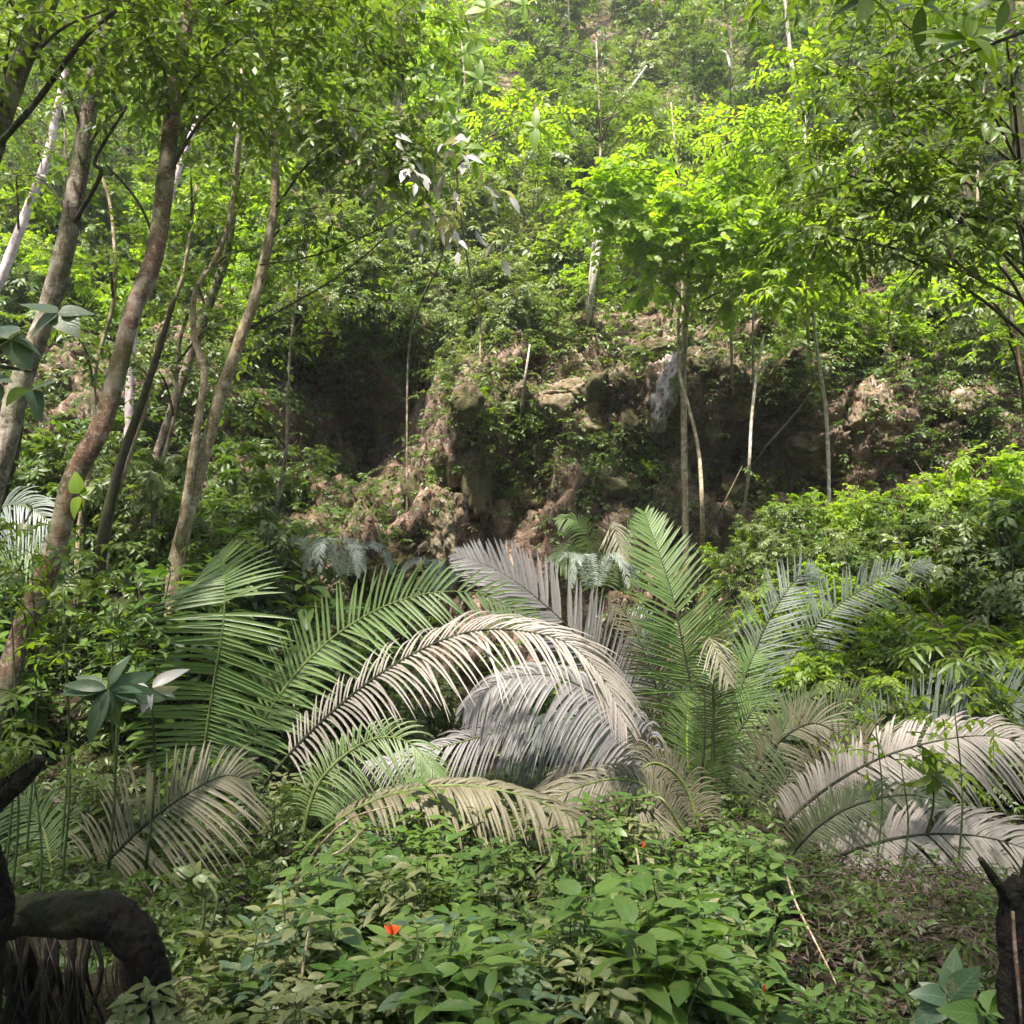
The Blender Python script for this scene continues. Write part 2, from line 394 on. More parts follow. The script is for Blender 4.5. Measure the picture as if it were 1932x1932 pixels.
# recesses (+) and bulges (-) in the face: px, py, radius x, radius z, depth
def gpos(px, py): p = P(px, py, 11.5); return p[0], p[2]
for px, py, rx, rz, dp in ((620, 800, .95, 1.1, 3.4), (620, 560, 1.3, .40, -1.3), (1430, 720, .7, .25, -.6), (1250, 640, 1.2, .3, -.4), (760, 720, .5, .7, .9), (540, 640, .9, .6, 1.2), (700, 1010, .5, .7, -.7), (830, 1000, .45, .7, -.6), (890, 830, .3, .8, -.5),
                           (1030, 860, .6, .5, .5), (1430, 860, .75, .55, 1.5), (1240, 900, .5, .8, .7), (1560, 830, .5, .5, -.5), (1150, 740, .9, .45, -.3),
                           (1270, 760, .4, .5, -.5), (700, 850, .3, .8, -.35), (960, 950, .6, .5, .2), (1720, 880, .5, .3, .7), (740, 1290, .6, .4, .6), (420, 850, .6, .8, .5)):
    gx, gz = gpos(px, py)
    w = np.exp(-((G[:, 0] - gx) / rx) ** 2 - ((G[:, 2] - gz) / rz) ** 2)
    G[:, 1] += dp * w * np.clip(cl * 1.3, 0, 1) * (G[:, 1] < 18)
base = V([SX.ravel(), Y0.ravel(), Z0.ravel()]).T
big = fbm(base * V([.22, .22, .22]), 3)
rid = fbm(base * V([.55, .5, .38]), 5, .55, True)
rid2 = fbm(base * V([1.7, 1.7, 1.1]) + 9, 4, .6, True)
fine = fbm(base * 4.5 + 3, 4, .6)
far = np.clip((np.abs(G[:, 0]) - 0) / 10, 0, 1)
wrp = base + .25 * np.stack([fbm(base * 1.5 + 5, 2), fbm(base * 1.5 + 31, 2), fbm(base * 1.5 + 77, 2)], 1)
blk = blocks(wrp * V([1.5, 1.2, 1.1])); blk2 = blocks(wrp * V([4.2, 3.5, 3.4]), 9)
G[:, 1] -= cl * (rid * .55 + rid2 * .22 + fine * .10 + big * .5 + blk * .26 + blk2 * .085)
G[:, 2] += cl * (fine * .07 + rid2 * .08 + blk * .12 + blk2 * .05) + (1 - cl) * (big * .18 * np.interp(G[:, 1], [0, 5, 14], [.5, .6, 3]) + fine * .04)
G[:, 2] += np.interp(G[:, 0], [-12, -5, 0, 5, 12], [1.3, .35, 0, .1, .9]) * np.clip((G[:, 1] + 2) / 6, 0, 1) * (G[:, 1] < 10.5)
def sst(a): a = np.clip(a, 0, 1); return a * a * (3 - 2 * a)
bank = np.maximum(1.75 * sst((G[:, 0] - 1.3) / 1.6) * sst((G[:, 1] - 6.3) / 3), 1.45 * sst((-G[:, 0] - 1.7) / 1.3) * sst((G[:, 1] - 6.0) / 2.2))
bank = np.where((G[:, 1] > 5) & (G[:, 1] < 12.5), bank + .12 * fbm(G * 1.3, 3), -9)
G[:, 2] = np.where(bank > G[:, 2], bank + .2 * (G[:, 2] - bank) * 0, G[:, 2])
nI, nJ = SX.shape
ii, jj = np.meshgrid(np.arange(nI - 1), np.arange(nJ - 1), indexing='ij')
qa = ii * nJ + jj
Q = np.stack([qa, qa + nJ, qa + nJ + 1, qa + 1], -1)
split = int(np.searchsorted(sy, 10.2))
for nm, q, mt in (('ground', Q[:, :split].reshape(-1, 4), 'soil'), ('hillside', Q[:, split:].reshape(-1, 4), 'rock')):
    mb = MB(); used = np.unique(q); mp = np.full(len(G), -1); mp[used] = np.arange(len(used))
    mb.add(G[used], mp[q]); tag(mb.build(nm, mt), kind='structure')
QQ = Q.reshape(-1, 4)
BV = BVHTree.FromPolygons([tuple(x) for x in G.tolist()], [tuple(x) for x in QQ.tolist()])
def hit(px, py):
    d = ray(px, py)
    r = BV.ray_cast(Vector(CAM), Vector(d))
    if r[0] is None: return P(px, py, 40), V([0, -1, 1.])
    n = V(r[1]); n = -n if n.dot(d) > 0 else n
    return V(r[0]), n
def ground(x, y):
    r = BV.ray_cast(Vector((x, y, 60)), Vector((0, 0, -1)))
    return V([x, y, r[0][2] if r[0] else 0])

# ------------------------------------------------------------------ plant kinds
def proto_shrub(name, h, spread, nst, nbr, size, nl, Lb, leafT, mat, stem='twig', droop=.35, lab='', cat='shrub', clump=None, trunk_r=.012, low=.25):
    """stems with side branches, each ending in leafy twigs"""
    tw, lv = MB(), Leaves()
    for s in range(nst):
        a = rg.uniform(0, 2 * math.pi); k = spread * rg.uniform(.3, 1)
        top = V([math.cos(a) * k, math.sin(a) * k, h * rg.uniform(.75, 1)])
        pts = spline([(0, 0, -.15), top * V([.25, .25, .45]) + rg.normal(0, .03 * h, 3), top], 8)
        tube(tw, pts, [trunk_r, trunk_r * .35], 5)
        for b in range(nbr):
            t = rg.uniform(low, 1); i = t * 7; i0 = min(6, int(i)); p = pts[i0] + (pts[i0 + 1] - pts[i0]) * (i - i0)
            a2 = rg.uniform(0, 2 * math.pi)
            d = V([math.cos(a2), math.sin(a2), rg.uniform(-.1, .55)])
            L = Lb * rg.uniform(.6, 1.2) * (1.25 - .6 * t)
            e = p + d * L * .8
            tube(tw, [p, (p + e) / 2 + V([0, 0, L * .08]), e], [trunk_r * .4, trunk_r * .2], 3, cap=False)
            for z in range(5 if size < .1 else 3):
                f = rg.uniform(.2, 1); q = p + (e - p) * f
                spray(lv, tw, q, d + rg.normal(0, .55, 3), L * .6, nl, size, droop, twig=trunk_r * .18)
    r = thing(name, (0, 0, -100), lab, cat)
    tw.build('stem', stem, r)
    lb = MB(); lv.flush(lb, leafT); lb.build('foliage', mat, r)
    return r
def recol(root, mat):
    """same plant, another foliage material (own mesh data)"""
    r = dup(root, (0, 0, -100))
    for c in r.children:
        if c.name.startswith('foliage'):
            c.data = c.data.copy(); c.data.materials[0] = M[mat]
    return r
bases = [proto_shrub('shrub', 1.5, .55, 5, 9, .085, 10, .5, T_LO, 'fine', low=.1),
         proto_shrub('shrub', 2.2, .6, 4, 12, .10, 9, .6, T_LO, 'dark', low=.1),
         proto_shrub('shrub', 1.0, .6, 6, 7, .075, 12, .4, T_LO, 'lime', low=.1),
         proto_shrub('shrub', 1.6, .8, 5, 9, .13, 8, .5, T_MD, 'pale', low=.1),
         proto_shrub('shrub', 2.6, .5, 3, 14, .16, 7, .55, T_MD, 'dark', low=.15),
         proto_shrub('shrub', 1.1, .9, 6, 8, .12, 9, .45, T_ND, 'fine', low=.1),
         proto_shrub('shrub', 1.3, .7, 9, 13, .062, 12, .42, T_LO, 'fine', low=.15, droop=.5)]
PR = {}
for i, b in enumerate(bases):
    for m_ in ('fine', 'dark', 'lime', 'pale'):
        PR[i, m_] = recol(b, m_)
protos_hidden = list(bases)
WORD = {'fine': 'mid-green', 'dark': 'dark green', 'lime': 'bright yellow-green', 'pale': 'pale grey-green'}
KIND = ['bushy small-leaved', 'tall small-leaved', 'low dense', 'spreading broad-leaved', 'tall large-leaved', 'low narrow-leaved', 'dense fine-leaved']
def tree_proto(h, R, mat, size, lab):
    tw, lv = MB(), Leaves()
    top = V([rg.normal(0, .25), rg.normal(0, .25), h])
    pts = spline([(0, 0, -.3), (rg.normal(0, .1), rg.normal(0, .1), h * .5), top], 12)
    tube(tw, pts, [.038, .014], 7)
    br = MB()
    for k in range(11):
        t = rg.uniform(.45, 1); p = pts[int(t * 11)]; a = rg.uniform(0, 6.28)
        e = p + V([math.cos(a) * R * rg.uniform(.4, 1), math.sin(a) * R * rg.uniform(.4, 1), rg.uniform(.1, .7)])
        tube(br, [p, (p + e) / 2 + V([0, 0, .1]), e], [.018, .006], 4, n=6)
        cluster(lv, br, e, (.45, .45, .25), 13, .38, 9, size)
    r = thing('hillside_tree', (0, 0, -100), lab, 'tree')
    tw.build('trunk', 'b_pale', r); br.build('branch', 'twig', r)
    lb = MB(); lv.flush(lb, T_LO); lb.build('crown', mat, r)
    return r
TP = {(i, m_): None for i in range(3) for m_ in ('fine', 'dark', 'lime')}
for i, (h, R, s) in enumerate(((4.2, 1.2, .12), (3.2, 1.0, .10), (5.2, 1.3, .15))):
    b = tree_proto(h, R, 'fine', s, '')
    protos_hidden.append(b)
    for m_ in ('fine', 'dark', 'lime'):
        q = dup(b, (0, 0, -100)); TP[i, m_] = q
        for c in q.children:
            if c.name.startswith('crown'): c.data = c.data.copy(); c.data.materials[0] = M[m_]
        protos_hidden.append(q)
protos_hidden += list(PR.values())

def forest_proto():  # unseen trees added around the camera to shade the foreground
    tw, lv = MB(), Leaves(); pts = spline([(0, 0, -.5), (.1, 0, 4), (0, .1, 8.5)], 12); tube(tw, pts, [.14, .05], 8)
    for k in range(34):
        a = rg.uniform(0, 6.28); z = rg.uniform(3.6, 9); R = 2.9 * (1 - ((z - 6) / 4.2) ** 2) ** .5 * rg.uniform(.5, 1)
        cluster(lv, None, V([math.cos(a) * R, math.sin(a) * R, z]), (.9, .9, .4), 16, .6, 8, .17)
    r = thing('unseen_shade_tree', (0, 0, -100), 'tall leafy forest tree added outside the view for its shade', 'tree', 'unseen shade trees added around the viewpoint')
    tw.build('trunk', 'b_grey', r); lb = MB(); lv.flush(lb, T_LO); lb.build('crown', 'fine', r); return r
FP = forest_proto(); protos_hidden.append(FP)
for x, y, z, k in ((-3, -2.4, 0, 1.45), (3.2, -1.6, 0, 1.35), (-7, -1, 0, 1.3), (6.5, -1.0, 0, 1.4), (0, -6, 0, 1.3), (-5, -6, 0, 1.2), (5.5, -6, 0, 1.2), (-9, -5, 0, 1.3), (10, -5, 0, 1.3), (-8.5, 3.5, .5, 1), (8, 2.8, 0, 1),
                   (-10, 7.5, .8, 1), (10.5, 7, .5, 1), (0, -11, .5, 1.5), (-8, -11, .5, 1.5), (8, -11, .5, 1.5), (-14, 0, 1, 1.4), (14, 0, 1, 1.4), (4.6, 1.0, 0, .8), (-5, 1.2, 0, .85)):
    dup(FP, (x, y, z), rg.uniform(0, 6.28), k)

# ---- hillside: rows of shrubs and trees standing on the slope
def zone(px, py):
    v = 'top of' if py < 260 else ('middle of' if py < 430 else 'foot of')
    return v
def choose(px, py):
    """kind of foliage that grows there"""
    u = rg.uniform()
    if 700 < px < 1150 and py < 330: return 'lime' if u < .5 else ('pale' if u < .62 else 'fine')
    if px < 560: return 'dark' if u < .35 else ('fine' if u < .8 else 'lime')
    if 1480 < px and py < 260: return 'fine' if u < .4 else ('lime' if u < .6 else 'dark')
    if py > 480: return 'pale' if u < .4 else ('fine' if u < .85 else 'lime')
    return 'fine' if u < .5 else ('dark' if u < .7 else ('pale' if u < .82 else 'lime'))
spots = []
for row, py in enumerate(np.linspace(-70, 590, 14)):
    for k in range(17):
        px = -90 + k * 128 + rg.uniform(-55, 55) + (row % 2) * 60
        spots.append((px, py + rg.uniform(-22, 22)))
for k in range(60):
    spots.append((rg.uniform(-20, 1950), rg.uniform(500, 660)))
cnt = 0
for px, py in spots:
    if 1130 < px < 1330 and py > 520: continue
    if 560 < px < 760 and py > 600: continue
    p, n = hit(px, py)
    if p[1] < 11.2 or abs(px - 966) > 1010: continue
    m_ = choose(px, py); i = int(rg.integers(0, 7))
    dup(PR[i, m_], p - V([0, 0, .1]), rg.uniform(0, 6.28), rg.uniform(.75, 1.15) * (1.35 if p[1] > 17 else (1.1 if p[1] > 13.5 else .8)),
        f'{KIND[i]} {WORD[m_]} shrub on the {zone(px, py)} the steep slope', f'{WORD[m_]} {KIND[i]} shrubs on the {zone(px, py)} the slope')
    cnt += 1
for k, (px, py, i, m_, lab) in enumerate((
        (1130, 470, 0, 'fine', 'slender tree with twin white trunk above the middle of the cliff'),
        (1390, 560, 1, 'lime', 'slim tree with yellow-green crown at the cliff edge right of centre'),
        (1290, 590, 0, 'lime', 'lime-green tree rising from the cliff edge over the lilac rock'),
        (1530, 560, 1, 'dark', 'dark-leaved slim tree right of the lime-green trees on the cliff edge'),
        (1500, 250, 2, 'dark', 'tall tree with pale trunk high on the slope at upper right'),
        (1370, 200, 1, 'fine', 'thin pale-stemmed tree in the notch high on the slope'),
        (980, 440, 1, 'dark', 'dark tree above the pale shrubs left of the twin white trunk'),
        (870, 330, 2, 'lime', 'lime-green tree high on the slope left of centre'),
        (640, 420, 0, 'fine', 'mid-green tree on the slope behind the forked pale trunk'),
        (760, 190, 2, 'fine', 'tall green tree on the upper slope left of centre'),
        (300, 380, 2, 'fine', 'green tree on the slope behind the red-barked trunk'),
        (120, 500, 0, 'dark', 'dark tree on the slope behind the two left trunks'),
        (1700, 420, 2, 'fine', 'tall green tree on the slope behind the dark overhanging branch'),
        (1850, 500, 0, 'dark', 'dark tree on the slope at the far right edge'),
        (1080, 130, 2, 'lime', 'bright tree at the top of the slope in the middle'),
        (1165, 50, 2, 'fine', 'tall green tree at the very top of the slope, just left of the small one'), (1200, 10, 1, 'fine', 'small green tree at the very top of the slope right of the middle'),
        (1250, 60, 0, 'fine', 'green tree at the top of the slope right of centre'))):
    p, n = hit(px, py); dup(TP[i, m_], p - V([0, 0, .2]), rg.uniform(0, 6.28), rg.uniform(.8, 1.05), lab)

# ---- undergrowth: low mass of leaves over the slope, the cliff ledges and the ground
def undergrowth(name, label, mat, n, region, size, T, L=.22, nl=7, keep=None, lift=.05, twigs=True):
    lv, tw = Leaves(), MB()
    k = 0; tries = 0
    while k < n and tries < n * 6:
        tries += 1
        px = rg.uniform(region[0], region[2]); py = rg.uniform(region[1], region[3])
        if keep is not None and not keep(px, py): continue
        p, nn = hit(px, py)
        if p[1] > 45: continue
        d = nn * .7 + rg.normal(0, .6, 3); d[2] = abs(d[2]) * .6
        sc = max(.7, min(1.6, p[1] / 12))
        spray(lv, tw if twigs and k % 2 == 0 else None, p + nn * lift * rg.uniform(0, 3), d, L * sc * rg.uniform(.6, 1.5), nl, size * sc, .5, twig=.0025)
        k += 1
    lb = MB(); lv.flush(lb, T, .45)
    o = lb.build(name, mat); tag(o, label, 'undergrowth', None, 'stuff')
    if tw.n:
        t = tw.build('twig', 'twig', o)
def blobs(lst, soft=1.0):
    def f(px, py):
        s = 0
        for x, y, rx, ry, w in lst: s += w * math.exp(-((px - x) / rx) ** 2 - ((py - y) / ry) ** 2)
        return rg.uniform() < s
    return f
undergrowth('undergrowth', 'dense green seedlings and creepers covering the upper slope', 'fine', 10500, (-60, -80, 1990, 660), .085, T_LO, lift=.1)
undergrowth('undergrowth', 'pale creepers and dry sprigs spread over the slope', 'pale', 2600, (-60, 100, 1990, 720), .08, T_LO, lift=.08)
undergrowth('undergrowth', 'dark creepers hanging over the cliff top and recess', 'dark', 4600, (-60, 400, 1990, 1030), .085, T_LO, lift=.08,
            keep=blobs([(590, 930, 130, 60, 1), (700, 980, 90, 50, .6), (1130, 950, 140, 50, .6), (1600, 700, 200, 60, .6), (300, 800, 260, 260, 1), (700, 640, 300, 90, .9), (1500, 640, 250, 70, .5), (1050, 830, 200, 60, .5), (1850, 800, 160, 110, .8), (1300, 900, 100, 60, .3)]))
undergrowth('undergrowth', 'bright little sprigs rooted in the cliff face', 'fine', 900, (500, 640, 1932, 1080), .07, T_LO, L=.2,
            keep=blobs([(1020, 790, 110, 40, .9), (1170, 870, 130, 40, .9), (900, 720, 80, 40, .8), (820, 890, 50, 40, .5), (940, 890, 90, 40, .5), (1650, 640, 160, 40, 1), (1850, 700, 130, 70, 1), (1500, 950, 160, 60, .8)]))
undergrowth('undergrowth', 'dry brown sprigs and hanging roots on the cliff', 'dead', 1600, (600, 600, 1932, 1100), .06, T_ND, L=.2)
# cliff plants as individuals
def plant_at(px, py, i, m_, sc, lab, grp=None, tilt=.0, off=.0):
    p, n = hit(px, py)
    return dup(PR[i, m_], p + V([0, -off, -.05]), rg.uniform(0, 6.28), sc, lab, grp, (tilt, 0), name='cliff_plant')
for px, py, i, m_, sc in ((900, 790, 2, 'lime', .45), (1000, 800, 2, 'fine', .55), (1120, 880, 2, 'fine', .5), (1210, 890, 2, 'lime', .4), (860, 700, 5, 'pale', .5),
                          (760, 700, 5, 'dark', .5), (960, 930, 2, 'fine', .35), (820, 900, 2, 'fine', .4), (700, 820, 5, 'dark', .4), (1380, 720, 0, 'fine', .4), (1060, 650, 3, 'pale', .4),
                          (920, 640, 3, 'pale', .5), (850, 620, 5, 'pale', .6), (680, 640, 0, 'dark', .5), (1480, 700, 5, 'fine', .5), (1200, 700, 2, 'fine', .4)):
    plant_at(px, py, i, m_, sc, f'{WORD[m_]} {KIND[i].split()[-1]} plant rooted in the cliff face', f'{WORD[m_]} {KIND[i].split()[-1]} plants rooted in the cliff face', .5)

for k, (px, py, i, m_, sc, lb_) in enumerate(((1510, 640, 2, 'lime', 1.0, 'lime bush spilling over the cliff edge under the dark overhanging branches'), (1590, 665, 6, 'lime', .8, 'second lime bush on the cliff edge, just right of the first'), (1680, 650, 2, 'lime', 1.0, 'lime bush above the pinkish sun-patch rock'),
        (1780, 660, 6, 'fine', .9, 'green bush on the right of the cliff edge'), (1860, 700, 3, 'pale', .9, 'pale silvery bush at the right of the cliff'), (1920, 740, 3, 'pale', .9, 'pale silvery bush at the far right of the cliff'), (1800, 760, 5, 'pale', .8, 'pale narrow-leaved tuft below the silvery bushes'),
        (1440, 620, 0, 'fine', .8, 'green bush on the cliff edge behind the second thin white stem'), (1330, 600, 0, 'fine', .7, 'green bush on the cliff edge right of the lilac slab'), (1180, 560, 3, 'fine', .8, 'broad-leaved bush on the cliff edge left of the lilac slab'),
        (1060, 560, 3, 'pale', .9, 'pale broad-leaved bush on the cliff edge in the middle'), (960, 560, 3, 'pale', 1.0, 'pale bush with light leaves above the small pink rock'), (860, 590, 3, 'pale', .9, 'pale leaning bush at the right edge of the black recess'), (760, 620, 5, 'dark', .9, 'dark narrow-leaved bush over the black recess'),
        (660, 600, 0, 'dark', .9, 'dark bush hanging over the top of the black recess'), (560, 620, 3, 'dark', .9, 'dark broad-leaved bush at the upper left of the recess'), (560, 960, 3, 'dark', .6, 'dark broad-leaved bush under the recess'), (640, 985, 2, 'dark', .6, 'low dark bush beside the ferns under the recess'), (500, 930, 5, 'dark', .8, 'dark narrow-leaved bush right of the forked trunk foot'))):
    plant_at(px, py, i, m_, sc, lb_)
# left bank: shrubs between and behind the left trunks
for k in range(62):
    px = rg.uniform(-80, 600); y = rg.uniform(7.9, 10.8); x = (px - 966) / F * y
    if px > 480 and y > 9.6: y = 8.6
    g = ground(x, y); m_ = ('dark', 'dark', 'fine', 'pale')[k % 4]; i = (0, 3, 2, 5, 4)[k % 5]
    dup(PR[i, m_], g, rg.uniform(0, 6.28), rg.uniform(.6, 1.15) * (1 if px < 380 else .65), f'{WORD[m_]} {KIND[i]} shrub on the bank behind the left trunks', f'{WORD[m_]} {KIND[i]} shrubs on the left bank', name='bank_shrub')

# right bank: soft light-green bushes behind and right of the palm
for k, (px, y, top, m_, i) in enumerate(((1440, 7.6, 1120, 'fine', 2), (1540, 7.4, 1080, 'lime', 2), (1650, 6.0, 1260, 'fine', 2), (1620, 6.3, 1180, 'lime', 2), (1750, 6.0, 1240, 'lime', 0), (1840, 6.0, 1260, 'fine', 2), (1930, 5.9, 1240, 'fine', 2), (1420, 9.6, 985, 'lime', 0), (1500, 9.2, 930, 'pale', 2), (1590, 9.0, 900, 'lime', 0), (1660, 9.4, 930, 'lime', 0), (1750, 8.5, 950, 'fine', 1),
                                         (1850, 8.6, 880, 'lime', 0), (1920, 8.0, 860, 'lime', 0), (1780, 7.6, 1040, 'lime', 0), (1880, 7.3, 980, 'pale', 2), (1700, 7.2, 1120, 'lime', 2),
                                         (1590, 6.9, 1170, 'fine', 0), (1500, 6.9, 1200, 'lime', 2), (1580, 6.7, 1240, 'lime', 2), (1660, 6.4, 1210, 'dark', 0), (1760, 6.5, 1200, 'fine', 0), (1850, 6.3, 1130, 'lime', 0),
                                         (1930, 6.2, 1090, 'fine', 5), (1960, 7.2, 900, 'dark', 1), (1830, 7.8, 930, 'dark', 0), (1640, 7.9, 1010, 'dark', 0), (1540, 8.2, 1010, 'pale', 0), (1460, 8.8, 1040, 'dark', 2))):
    tp = P(px, top, y); g = ground(tp[0], y)
    i = {0: 6, 1: 0, 2: 6}.get(i, i); H = {0: 1.6, 1: 2.4, 2: 1.15, 3: 1.8, 4: 2.8, 5: 1.2, 6: 1.4}[i]
    s = (tp[2] - g[2]) / H
    dup(PR[i, m_], g, rg.uniform(0, 6.28), max(.4, min(1.35, s)), f'{WORD[m_]} {KIND[i]} bush on the right bank behind the palm fronds', f'{WORD[m_]} {KIND[i]} bushes on the right bank', name='bush')
    for dx in (-.25, .25):
        g2 = ground(tp[0] + dx * 1.3, y + .3)
        dup(PR[(0 if i == 6 else 6), m_], g2, rg.uniform(0, 6.28), max(.4, min(1.3, s * .8)), f'{WORD[m_]} {KIND[(0 if i == 6 else 6)]} bush on the right bank behind the palm fronds', f'{WORD[m_]} {KIND[(0 if i == 6 else 6)]} bushes on the right bank', name='bush')

# ------------------------------------------------------------------ rocks
import bmesh
def rock(px, py, size, mat, lab, cat='rock', group=None, seed=0, sub=5, push=0.0, name='boulder', rough=.35, bumpy=.42):
    p, n = hit(px, py); p = p + V([0, push + size[1] * .45, 0])
    bm = bmesh.new(); bmesh.ops.create_icosphere(bm, subdivisions=sub, radius=1)
    v = V([q.co[:] for q in bm.verts]); q = [[w.index for w in f.verts] for f in bm.faces]; bm.free()
    rr = np.random.default_rng(seed + 50); nn_ = nrm(rr.normal(0, 1, (17, 3))); hh_ = rr.uniform(.62, 1.0, 17)
    dt = v @ nn_.T; cut = np.where(dt > .05, hh_[None] / np.maximum(dt, .05), 9).min(1); v = v * np.minimum(cut, 1.25)[:, None]
    d = 1 + rough * .5 * fbm(v * 1.2 + seed * 7.7, 2) + .10 * blocks(v * 3.2 + seed * 3.1) + bumpy * .3 * fbm(v * 2.2 + seed, 5, .62, True) + .06 * fbm(v * 9 + seed, 3)
    v = v * d[:, None] * V(size)
    mb = MB(); mb.add(v + p, None, q)
    o = mb.build(name, mat, None, p); tag(o, lab, cat, group); return o
rock(1258, 735, (.23, .6, .42), 'lilac_sunpatch_rock', 'limestone slab standing out of the cliff, sun patch painted in pale lilac', seed=1, push=.08, rough=.5, bumpy=1.0)
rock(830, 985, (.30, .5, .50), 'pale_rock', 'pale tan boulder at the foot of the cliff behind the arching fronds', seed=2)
rock(770, 1050, (.5, .5, .35), 'brown_rock', 'broad brown boulder left below the pale tan boulder', seed=3)
rock(690, 1070, (.28, .4, .30), 'brown_rock', 'reddish boulder beside the ferns at the cliff foot', seed=4)
rock(900, 880, (.22, .35, .55), 'brown_rock', 'upright pinkish rock rib in the middle of the cliff', seed=5)
rock(1080, 745, (.5, .4, .22), 'pale_rock', 'long pale ledge of rock left of the lilac slab', seed=6)
rock(1660, 770, (.35, .4, .35), 'pale_rock', 'pinkish rock on the right of the cliff with a painted sun patch', seed=7)
rock(1540, 850, (.40, .4, .30), 'brown_rock', 'sloping brown rock under the pinkish sun-patch rock', seed=8)
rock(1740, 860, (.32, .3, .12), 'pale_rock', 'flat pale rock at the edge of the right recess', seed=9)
rock(640, 880, (.35, .4, .6), 'brown_rock', 'dark knobbly rock rib beside the black recess', seed=10)
rock(1440, 830, (.25, .3, .15), 'brown_rock', 'small brown rock above the right recess', seed=11)
rock(1000, 960, (.4, .35, .25), 'brown_rock', 'low brown rock under the middle of the cliff', seed=12)
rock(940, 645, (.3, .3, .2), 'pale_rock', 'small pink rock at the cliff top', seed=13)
rock(1720, 560, (.7, .5, .35), 'brown_rock', 'mauve-brown outcrop above the right side of the cliff', seed=14)
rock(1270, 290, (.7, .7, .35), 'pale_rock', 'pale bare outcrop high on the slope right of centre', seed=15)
rock(1205, 640, (.35, .3, .25), 'brown_rock', 'brown rock just above the lilac slab', seed=16)
rock(200, 330, (.7, .6, .5), 'brown_rock', 'brown outcrop on the slope behind the left trunks', seed=17)
rock(1030, 1440, (.35, .35, .30), 'brown_rock', 'grey-brown boulder behind the low arching frond', seed=18, name='boulder')
rock(1590, 1510, (.22, .3, .3), 'brown_rock', 'brown earthy rock under the right-hand fronds', seed=19)

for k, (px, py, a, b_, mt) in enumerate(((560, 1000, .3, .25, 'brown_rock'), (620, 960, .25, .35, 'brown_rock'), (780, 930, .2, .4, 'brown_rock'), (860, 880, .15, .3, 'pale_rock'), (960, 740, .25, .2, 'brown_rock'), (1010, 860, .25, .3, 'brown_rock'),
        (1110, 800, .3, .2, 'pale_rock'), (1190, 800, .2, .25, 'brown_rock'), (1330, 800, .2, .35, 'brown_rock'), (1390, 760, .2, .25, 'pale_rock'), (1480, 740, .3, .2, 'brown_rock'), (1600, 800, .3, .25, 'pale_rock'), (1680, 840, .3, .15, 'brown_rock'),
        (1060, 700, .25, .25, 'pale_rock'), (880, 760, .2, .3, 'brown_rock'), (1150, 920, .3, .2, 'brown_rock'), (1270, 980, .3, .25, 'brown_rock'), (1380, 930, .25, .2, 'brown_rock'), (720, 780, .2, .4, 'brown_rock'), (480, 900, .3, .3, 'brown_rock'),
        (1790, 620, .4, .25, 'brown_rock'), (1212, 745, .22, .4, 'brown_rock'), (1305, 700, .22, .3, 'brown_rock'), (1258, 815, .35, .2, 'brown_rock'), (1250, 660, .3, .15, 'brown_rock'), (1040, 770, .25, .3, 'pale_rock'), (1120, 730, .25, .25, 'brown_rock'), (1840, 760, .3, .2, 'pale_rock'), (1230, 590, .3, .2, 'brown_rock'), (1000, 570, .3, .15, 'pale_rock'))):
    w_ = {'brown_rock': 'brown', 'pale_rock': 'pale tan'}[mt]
    rock(px, py, (a, .3, b_), mt, f'{w_} knob of rock set in the cliff face', group=f'{w_} knobs of rock in the cliff face', seed=30 + k, sub=4, name='rock_knob', push=-.05)
